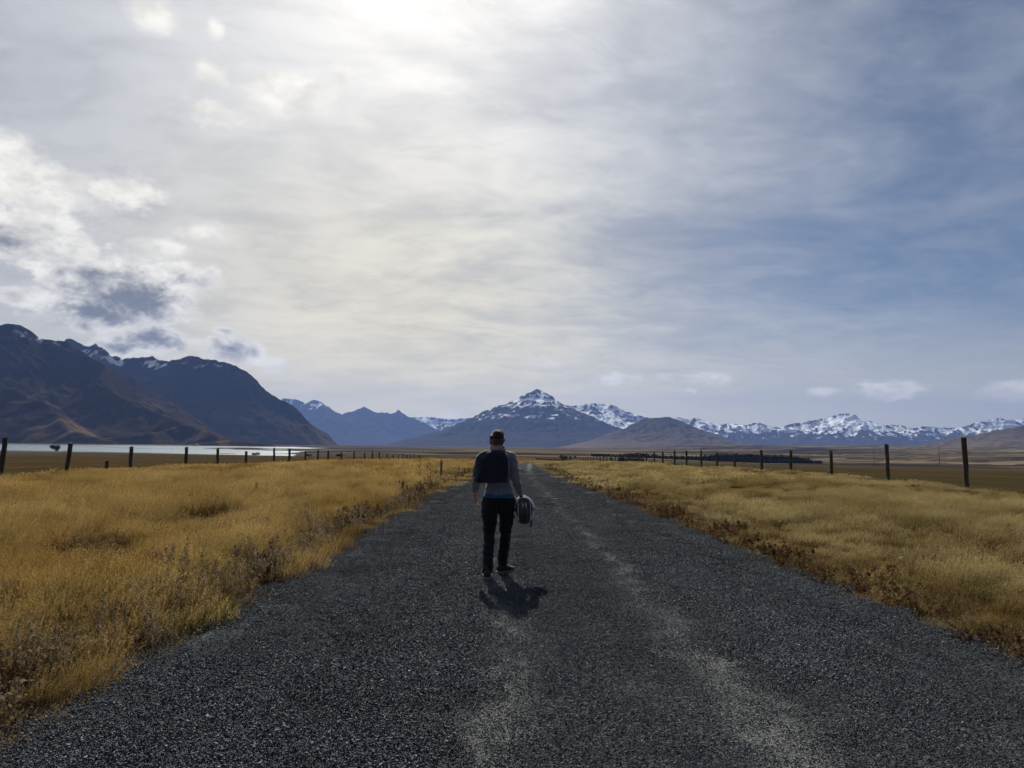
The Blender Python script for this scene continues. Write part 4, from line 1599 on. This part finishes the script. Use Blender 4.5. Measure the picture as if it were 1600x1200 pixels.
    sd /= np.linalg.norm(sd)
    sd = -sd                                  # thumb towards the leg
    inn = np.cross(sd, dn)
    if inn[1] < 0:
        inn = -inn
    kn = w + dn * 0.075 - inn * 0.018
    parts.append(limb([w, w + dn * 0.04 - inn * 0.006, kn], [0.024, 0.027, 0.022], 12, 16))
    for k, (q, L) in enumerate(((0.030, 0.070), (0.010, 0.078), (-0.010, 0.073), (-0.029, 0.060))):
        b0 = kn + sd * q
        parts.append(limb([w + dn * 0.015 + sd * q * 0.6, b0], [0.014, 0.0125], 8, 10))
        parts.append(finger(b0 - dn * 0.006, [dn + inn * 0.2, dn + inn * 1.0, inn - dn * 0.25, inn * 0.5 - dn], [0.012, L * 0.44, L * 0.34, L * 0.26], 0.0095, 0.0070))
    parts.append(finger(w + dn * 0.022 + sd * 0.02 + inn * 0.006, [sd * 0.7 + dn * 0.6 + inn * 0.5, dn * 0.6 + inn * 0.9, inn + dn * 0.1 - sd * 0.3], [0.030, 0.032, 0.026], 0.0125, 0.0080))
    body = remesh(parts, 0.0052, 3, 'person')
    root = obj('person', body, SKIN)
    root.location = (PX0, PD, PZ0)
    tag(root, 'person walking away along the gravel road, wearing grey jumper and black trousers, carrying a helmet', 'person')

    # ---- trousers
    tp = [limb([(0.014, 0.0, 0.82), (0.015, 0.0, 0.87), (0.015, 0.0, 0.93)], [(0.180, 0.124), (0.182, 0.124), (0.158, 0.108)], 12, 28, True),
          limb([(-0.085, -0.002, 0.83), (-0.088, 0.0, 0.70), (-0.086, 0.005, 0.58), (-0.088, 0.0, 0.46), (-0.094, -0.095, 0.28), (-0.099, -0.165, 0.13), (-0.100, -0.178, 0.080)],
               [0.101, 0.095, 0.080, 0.067, 0.064, 0.059, 0.057], 34, 24),
          limb([(0.112, 0.0, 0.83), (0.110, 0.045, 0.70), (0.102, 0.090, 0.58), (0.095, 0.115, 0.46), (0.082, 0.140, 0.29), (0.068, 0.175, 0.15), (0.062, 0.185, 0.105)],
               [0.100, 0.094, 0.079, 0.067, 0.064, 0.059, 0.057], 34, 24),
          ball((-0.070, -0.060, 0.815), (0.085, 0.075, 0.080)), ball((0.098, -0.055, 0.815), (0.085, 0.075, 0.080))]
    tm = remesh(tp, 0.009, 4, 'trousers')
    wrinkle(tm, 0.010, 9.0, 811, 1.8)
    obj('trousers', tm, BLACK, root)
    # ---- jumper, torso with both sleeves
    jp = [limb([(0.014, 0.0, 0.905), (0.014, 0.0, 0.96), (0.012, -0.004, 1.04), (0.006, -0.008, 1.16), (0.0, -0.012, 1.27), (-0.006, -0.008, 1.36), (-0.008, 0.0, 1.405)],
               [(0.170, 0.122), (0.160, 0.116), (0.138, 0.106), (0.146, 0.112), (0.157, 0.114), (0.128, 0.088), (0.075, 0.068)], 30, 28, True),
          limb([(-0.10, 0, 1.352), (-0.168, 0.0, 1.328), (-0.208, -0.02, 1.21), (-0.240, -0.045, 1.088), (-0.252, -0.005, 1.02), (-0.257, 0.030, 0.972)],
               [0.064, 0.063, 0.055, 0.048, 0.047, 0.043], 26, 20),
          limb([(0.085, 0, 1.352), (0.150, 0.0, 1.328), (0.182, -0.02, 1.21), (0.206, -0.042, 1.088), (0.232, -0.010, 1.01), (0.250, 0.020, 0.955)],
               [0.064, 0.063, 0.055, 0.048, 0.045, 0.040], 26, 20)]
    jm = remesh(jp, 0.008, 3, 'jumper')
    wrinkle(jm, 0.010, 10.0, 821, 1.4)
    obj('jumper', jm, KNIT, root)
    # ---- blue shirt hem below the jumper
    hp = [limb([(0.015, 0.0, 0.880), (0.015, 0.0, 0.93)], [(0.187, 0.142), (0.163, 0.118)], 8, 28, True)]
    hm_ = remesh(hp, 0.008, 2, 'shirt_hem')
    wrinkle(hm_, 0.006, 12.0, 823, 1.0)
    obj('shirt_hem', hm_, BLUE, root)
    # ---- navy wrap over the back and the left shoulder: a draped cloth with thickness
    nu, nv = 46, 26
    U = np.linspace(0, 1, nu)
    rows_o, rows_i = [], []
    for j in range(nv):
        q = j / (nv - 1)
        zt = 1.432 - 0.015 * U
        zb = 1.080 - 0.035 * U + 0.012 * np.sin(U * 9)
        z = zt + (zb - zt) * q
        th = np.radians(200 - (200 + 68) * U) if False else np.radians(146 + 174 * U)
        # superellipse around shoulders, wider at the arm
        wl = np.interp(q, [0, 0.10, 0.25, 0.6, 1.0], [0.090, 0.200, 0.250, 0.275, 0.290])
        wr = np.interp(q, [0, 0.10, 0.25, 0.6, 1.0], [0.085, 0.130, 0.150, 0.150, 0.150])
        dp = np.interp(q, [0, 0.10, 0.25, 0.6, 1.0], [0.092, 0.125, 0.160, 0.172, 0.178])
        c, s = np.cos(th), np.sin(th)
        x = np.sign(c) * np.abs(c) ** 0.8 * np.where(c < 0, wl, wr)
        y = np.sign(s) * np.abs(s) ** 0.75 * dp
        fold = 0.013 * np.sin(U * 24 + q * 4) * q + 0.012 * np.sin(U * 10 - q * 6) + 0.010 * fbm(U * 6, np.full(nu, q * 5), 871, 3)
        y = y - fold
        x = x - 0.004
        rows_o.append(np.stack([x, y, z], -1))
        rows_i.append(np.stack([x * 0.975, y * 0.955 + 0.002, z + 0.001], -1))
    O = np.array(rows_o).reshape(-1, 3)
    I_ = np.array(rows_i).reshape(-1, 3)
    f1 = grid_faces(nu, nv)
    f2 = f1[:, ::-1] + nu * nv
    idx = np.arange(nu * nv).reshape(nv, nu)
    rim = np.concatenate([idx[0], idx[1:, -1], idx[-1, ::-1][1:], idx[::-1, 0][1:-1]])
    rim2 = np.roll(rim, -1)
    f3 = np.stack([rim2, rim, rim + nu * nv, rim2 + nu * nv], -1)
    obj('wrap', np_mesh('wrap', np.concatenate([O, I_]), np.concatenate([f1, f2, f3]), True), NAVY, root)
    # ---- scarf: two rolls round the neck
    sp_ = []
    for (zc, rx, ry, rt, tl) in ((1.422, 0.074, 0.072, 0.028, 0.010), (1.466, 0.062, 0.064, 0.024, -0.012), (1.446, 0.068, 0.070, 0.024, 0.02)):
        ring = [(-0.008 + rx * math.cos(a), 0.006 + ry * math.sin(a), zc + tl * math.sin(a + 0.6)) for a in np.linspace(0, 6.2832, 33)]
        sp_.append(tube_arrays(ring, [(rt * 0.75, rt)] * 33, 12))
    sp_.append(ball((-0.078, 0.0, 1.452), (0.022, 0.030, 0.026)))
    sm = remesh(sp_, 0.006, 3, 'scarf')
    wrinkle(sm, 0.006, 22.0, 831)
    obj('scarf', sm, SCARF, root)
    # ---- beanie with a folded brim, and hair below it
    bp = [ball(hc + [0, -0.010, 0.024], (0.079, 0.100, 0.088))]
    ring = [(hc[0] + 0.077 * math.cos(a), hc[1] - 0.008 + 0.101 * math.sin(a), hc[2] - 0.008 + 0.022 * math.sin(a)) for a in np.linspace(0, 6.2832, 33)]
    bp.append(tube_arrays(ring, [(0.004, 0.016)] * 33, 10))
    bmh = remesh(bp, 0.006, 2, 'beanie')
    cut = bmesh.new()
    cut.from_mesh(bmh)
    bmesh.ops.bisect_plane(cut, geom=cut.verts[:] + cut.edges[:] + cut.faces[:], plane_co=Vector(hc + [0, 0, -0.028]), plane_no=Vector((0, -0.25, 1)).normalized(), clear_inner=True)
    cut.to_mesh(bmh)
    cut.free()
    wrinkle(bmh, 0.006, 20.0, 841)
    bn = obj('beanie', bmh, HAT, root)
    BRIM = plain('beanie_brim_knit', (0.075, 0.036, 0.028), 0.95, 0.1, 0.4, 70.0, 0.7, 0.004, 0.4)
    ring = [(hc[0] + 0.079 * math.cos(a), hc[1] - 0.009 + 0.101 * math.sin(a), hc[2] - 0.004 + 0.022 * math.sin(a)) for a in np.linspace(0, 6.2832, 41)]
    rb = remesh([tube_arrays(ring, [(0.010, 0.021)] * 41, 12)], 0.005, 1, 'brim')
    wrinkle(rb, 0.004, 35.0, 843, 0.3)
    obj('brim', rb, BRIM, bn)
    hpz = [ball(hc + [0, -0.030, -0.040], (0.072, 0.068, 0.060)), ball(hc + [-0.050, -0.045, 0.015], (0.040, 0.045, 0.045)),
           limb([hc + [-0.074, 0.0, 0.02], hc + [-0.078, -0.005, -0.03], hc + [-0.066, -0.02, -0.075]], [0.012, 0.016, 0.010], 10, 10)]
    hm2 = remesh(hpz, 0.006, 2, 'hair')
    wrinkle(hm2, 0.006, 30.0, 851)
    obj('hair', hm2, HAIR, root)
    # ---- shoes
    for (ax, ay, az_, ang, heel, nm) in ((-0.100, -0.175, 0.0, 4, 0.0, 'l'), (0.066, 0.190, 0.0, -48, 0.0, 'r')):
        a = R(ang)
        fx, fy = -math.sin(a), math.cos(a)

        def P_(f, s, z):
            return (ax + fx * f + fy * s, ay + fy * f - fx * s, az_ + z)
        up = [limb([P_(-0.045, 0, 0.055), P_(0.02, 0, 0.058), P_(0.09, 0, 0.046), P_(0.155, 0, 0.036)], [(0.040, 0.044), (0.043, 0.046), (0.046, 0.034), (0.038, 0.024)], 18, 18),
              limb([P_(-0.02, 0, 0.06), P_(-0.015, 0, 0.115)], [0.043, 0.041], 8, 16)]
        um = remesh(up, 0.007, 2, 'shoe')
        sh = obj('shoe', um, SHOE, root)
        sl = []
        prof = [(-0.085, 0.010), (-0.075, 0.036), (-0.03, 0.040), (0.03, 0.038), (0.09, 0.048), (0.14, 0.045), (0.175, 0.028), (0.186, 0.008)]
        top, bot = [], []
        pts = [P_(f, s_, 0) for f, s_ in prof] + [P_(f, -s_, 0) for f, s_ in prof[::-1]]
        V = np.array([(p[0], p[1], az_ + 0.002) for p in pts] + [(p[0], p[1], az_ + 0.026) for p in pts])
        n = len(pts)
        bm = bmesh.new()
        vv = [bm.verts.new(v) for v in V]
        bm.faces.new(vv[:n][::-1])
        bm.faces.new(vv[n:])
        for i in range(n):
            bm.faces.new((vv[i], vv[(i + 1) % n], vv[n + (i + 1) % n], vv[n + i]))
        bmesh.ops.recalc_face_normals(bm, faces=bm.faces[:])
        me = bpy.data.meshes.new('sole')
        bm.to_mesh(me)
        bm.free()
        obj('sole', me, SOLE, sh)
    return root


build_person()


# ------------------------------------------------------------------ helmet
def build_helmet():
    SHELL, t, b = material('helmet_shell_paint', 0.4, 0.35)
    b.inputs['Base Color'].default_value = (0.012, 0.012, 0.013, 1)
    b.inputs['Coat Weight'].default_value = 0.15
    geo = t.new('ShaderNodeTexCoord')
    t.put(b.inputs['Roughness'], t.mr(t.noise(geo.outputs['Object'], 12, 4), 0.3, 0.7, 0.32, 0.5))
    SILVER = plain('helmet_silver', (0.45, 0.45, 0.43), 0.35, 0.5, 0.15, 30.0, 0.1, 0.001)
    VISOR, t, b = material('helmet_visor', 0.06, 0.6)
    b.inputs['Base Color'].default_value = (0.012, 0.022, 0.045, 1)
    b.inputs['Coat Weight'].default_value = 1.0
    t.put(b.inputs['Roughness'], t.mr(t.noise(t.new('ShaderNodeTexCoord').outputs['Object'], 20, 4), 0.3, 0.7, 0.04, 0.12))
    LINER = plain('helmet_liner', (0.03, 0.03, 0.032), 0.95, 0.1)
    A_, B_, C_ = 0.122, 0.162, 0.132

    def surf(th, ph, k=1.0):
        """th round the vertical from the front (+y), ph latitude; helmet axes: y front, z crown"""
        cp = np.cos(ph)
        x = np.sin(th) * cp
        y = np.cos(th) * cp
        z = np.sin(ph)
        bulge = 1 + 0.10 * np.clip(y, 0, 1) * np.clip(-z, 0, 1)
        return np.stack([A_ * k * x * bulge, B_ * k * y * bulge, C_ * k * z * (1 + 0.08 * (z < 0))], -1)

    def opening(th, ph):
        return (np.abs(th) < R(78)) & (ph > R(-24)) & (ph < R(24) - 0.10 * np.abs(th) ** 2 * 0.3)

    def sheet(name, th, ph, k0, k1, mask, mat, parent):
        TH, PH = np.meshgrid(th, ph)
        O, I_ = surf(TH, PH, k1).reshape(-1, 3), surf(TH, PH, k0).reshape(-1, 3)
        nu, nv = len(th), len(ph)
        f = grid_faces(nu, nv)
        tc_ = (TH[:-1, :-1] + TH[1:, 1:]).ravel() / 2
        pc_ = (PH[:-1, :-1] + PH[1:, 1:]).ravel() / 2
        f = f[mask(tc_, pc_)][:, ::-1]
        n = nu * nv
        # rim walls on open edges
        cnt = {}
        for q in f:
            for i in range(4):
                e = (int(q[i]), int(q[(i + 1) % 4]))
                cnt[e] = 1
        walls = []
        Oall = np.concatenate([O, I_])
        for (a, c) in cnt:
            if (c, a) not in cnt and np.linalg.norm(O[a] - O[c]) > 1e-7:
                walls.append((c, a, a + n, c + n))
        allf = np.concatenate([f, f[:, ::-1] + n, np.array(walls, dtype=int).reshape(-1, 4)])
        me = np_mesh(name, Oall, allf, True)
        bm = bmesh.new()
        bm.from_mesh(me)
        bmesh.ops.remove_doubles(bm, verts=bm.verts[:], dist=1e-5)
        bmesh.ops.delete(bm, geom=[v for v in bm.verts if not v.link_faces], context='VERTS')
        bm.to_mesh(me)
        bm.free()
        return obj(name, me, mat, parent)

    root = empty('helmet', (PX0 + 0.302, PD + 0.0, PZ0 + 0.742))
    tag(root, 'black full face motorcycle helmet with silver stripes hanging from the walker\'s right hand', 'helmet')
    full = np.linspace(-math.pi, math.pi, 97)
    lat_ = np.linspace(R(-52), R(90), 64)
    sheet('shell', full, lat_, 0.90, 1.0, lambda th, ph: ~opening(th, ph), SHELL, root)
    sheet('liner', full, lat_, 0.80, 0.89, lambda th, ph: (~opening(th, ph)) & (ph > R(-46)), LINER, root)
    vis = sheet('visor', np.linspace(R(-84), R(84), 61), np.linspace(R(-22), R(31), 20), 1.008, 1.024, lambda th, ph: ph < R(32), VISOR, root)
    sheet('visor_trim', np.linspace(R(-84), R(84), 61), np.linspace(R(30.5), R(33.5), 3), 1.008, 1.034, lambda th, ph: ph < R(40), SILVER, vis)
    for s in (-1, 1):
        sheet('pivot', np.linspace(R(s * 84 - 9), R(s * 84 + 9), 9), np.linspace(R(-6), R(12), 9), 1.0, 1.045, lambda th, ph: th < 9, SILVER, root)
    for s in (-1, 1):
        sheet('side_panel', np.linspace(R(s * 118 - 22), R(s * 118 + 22), 13), np.linspace(R(8), R(38), 11), 1.0, 1.012, lambda th, ph: th < 9, SILVER, root)
    # two pale stripes and darker grey bands running front to back over the crown
    GREY = plain('helmet_grey_band', (0.026, 0.026, 0.028), 0.35, 0.5, 0.1)

    def band(x0, x1, mat, nm, a0=32, a1=148):
        """strip between two planes x = const over the crown from brow to nape"""
        aa = np.radians(np.linspace(a0, a1, 40))
        rows = []
        for k in (1.006, 0.99):
            for q in np.linspace(0, 1, 5):
                xx = (x0 + (x1 - x0) * q) * (1 - 0.22 * (np.abs(aa - 1.57) / 1.2) ** 2)
                rr = np.sqrt(np.maximum(1 - (xx / A_) ** 2, 0.02))
                rows.append(np.stack([xx * k, B_ * rr * np.cos(aa) * k, C_ * rr * np.sin(aa) * k], -1))
        V = np.array(rows)
        n = 5 * 40
        f = grid_faces(40, 5)
        me = np_mesh(nm, V.reshape(-1, 3), np.concatenate([f, f[:, ::-1] + n]), True)
        return obj(nm, me, mat, root)
    for s in (-1, 1):
        band(s * 0.068, s * 0.075, SILVER, 'stripe', 30, 152)
        band(s * 0.018, s * 0.044, GREY, 'grey_band', 36, 150)
    # crown vent, chin strap
    vt = []
    for s in (-1, 1):
        vt.append(limb([(s * 0.016, 0.075, 0.118), (s * 0.018, 0.05, 0.130), (s * 0.018, 0.02, 0.136)], [0.004, 0.006, 0.003], 10, 8))
    obj('vent', np_mesh('vent', *merge(vt), True), SILVER, root)
    V, T = tube_arrays([(0.085, -0.05, -0.10), (0.098, -0.10, -0.085), (0.085, -0.150, -0.055), (0.075, -0.178, -0.03), (0.074, -0.192, -0.022)],
                       [(0.010, 0.002), (0.010, 0.002), (0.010, 0.002), (0.010, 0.002), (0.011, 0.004)], 8)
    obj('chin_strap', np_mesh('chin_strap', V, T, True), LINER, root)
    # carried with the crown towards us and the chin bar up in the hand
    yv, zv = Vector((-0.05, 0.10, 1.0)).normalized(), Vector((0.06, -1.0, 0.0))
    zv = (zv - yv * zv.dot(yv)).normalized()
    xv = yv.cross(zv)
    root.rotation_euler = Matrix(((xv.x, yv.x, zv.x), (xv.y, yv.y, zv.y), (xv.z, yv.z, zv.z))).to_euler()


build_helmet()


# ------------------------------------------------------------------ air
def build_haze():
    bm = bmesh.new()
    x, y0, y1, z0, z1 = 14500.0, -14000.0, 16500.0, -40.0, 1120.0
    vs_ = [bm.verts.new(p) for p in ((-x, y0, z0), (x, y0, z0), (x, y1, z0), (-x, y1, z0), (-x, y0, z1), (x, y0, z1), (x, y1, z1), (-x, y1, z1))]
    for f in ((3, 2, 1, 0), (4, 5, 6, 7), (0, 1, 5, 4), (1, 2, 6, 5), (2, 3, 7, 6), (3, 0, 4, 7)):
        bm.faces.new([vs_[i] for i in f])
    me = bpy.data.meshes.new('haze')
    bm.to_mesh(me)
    bm.free()
    ma = bpy.data.materials.new('haze_air')
    ma.use_nodes = True
    t = NT(ma.node_tree)
    t.n.clear()
    pv = t.new('ShaderNodeVolumePrincipled')
    pv.inputs['Color'].default_value = (0.145, 0.23, 0.49, 1)
    pv.inputs['Density'].default_value = 5.8e-5
    pv.inputs['Anisotropy'].default_value = 0.2
    out = t.new('ShaderNodeOutputMaterial')
    t.l.new(pv.outputs[0], out.inputs['Volume'])
    o = obj('haze', me, ma)
    tag(o, 'thin blue air haze filling the valley', None, None, 'stuff')


build_haze()
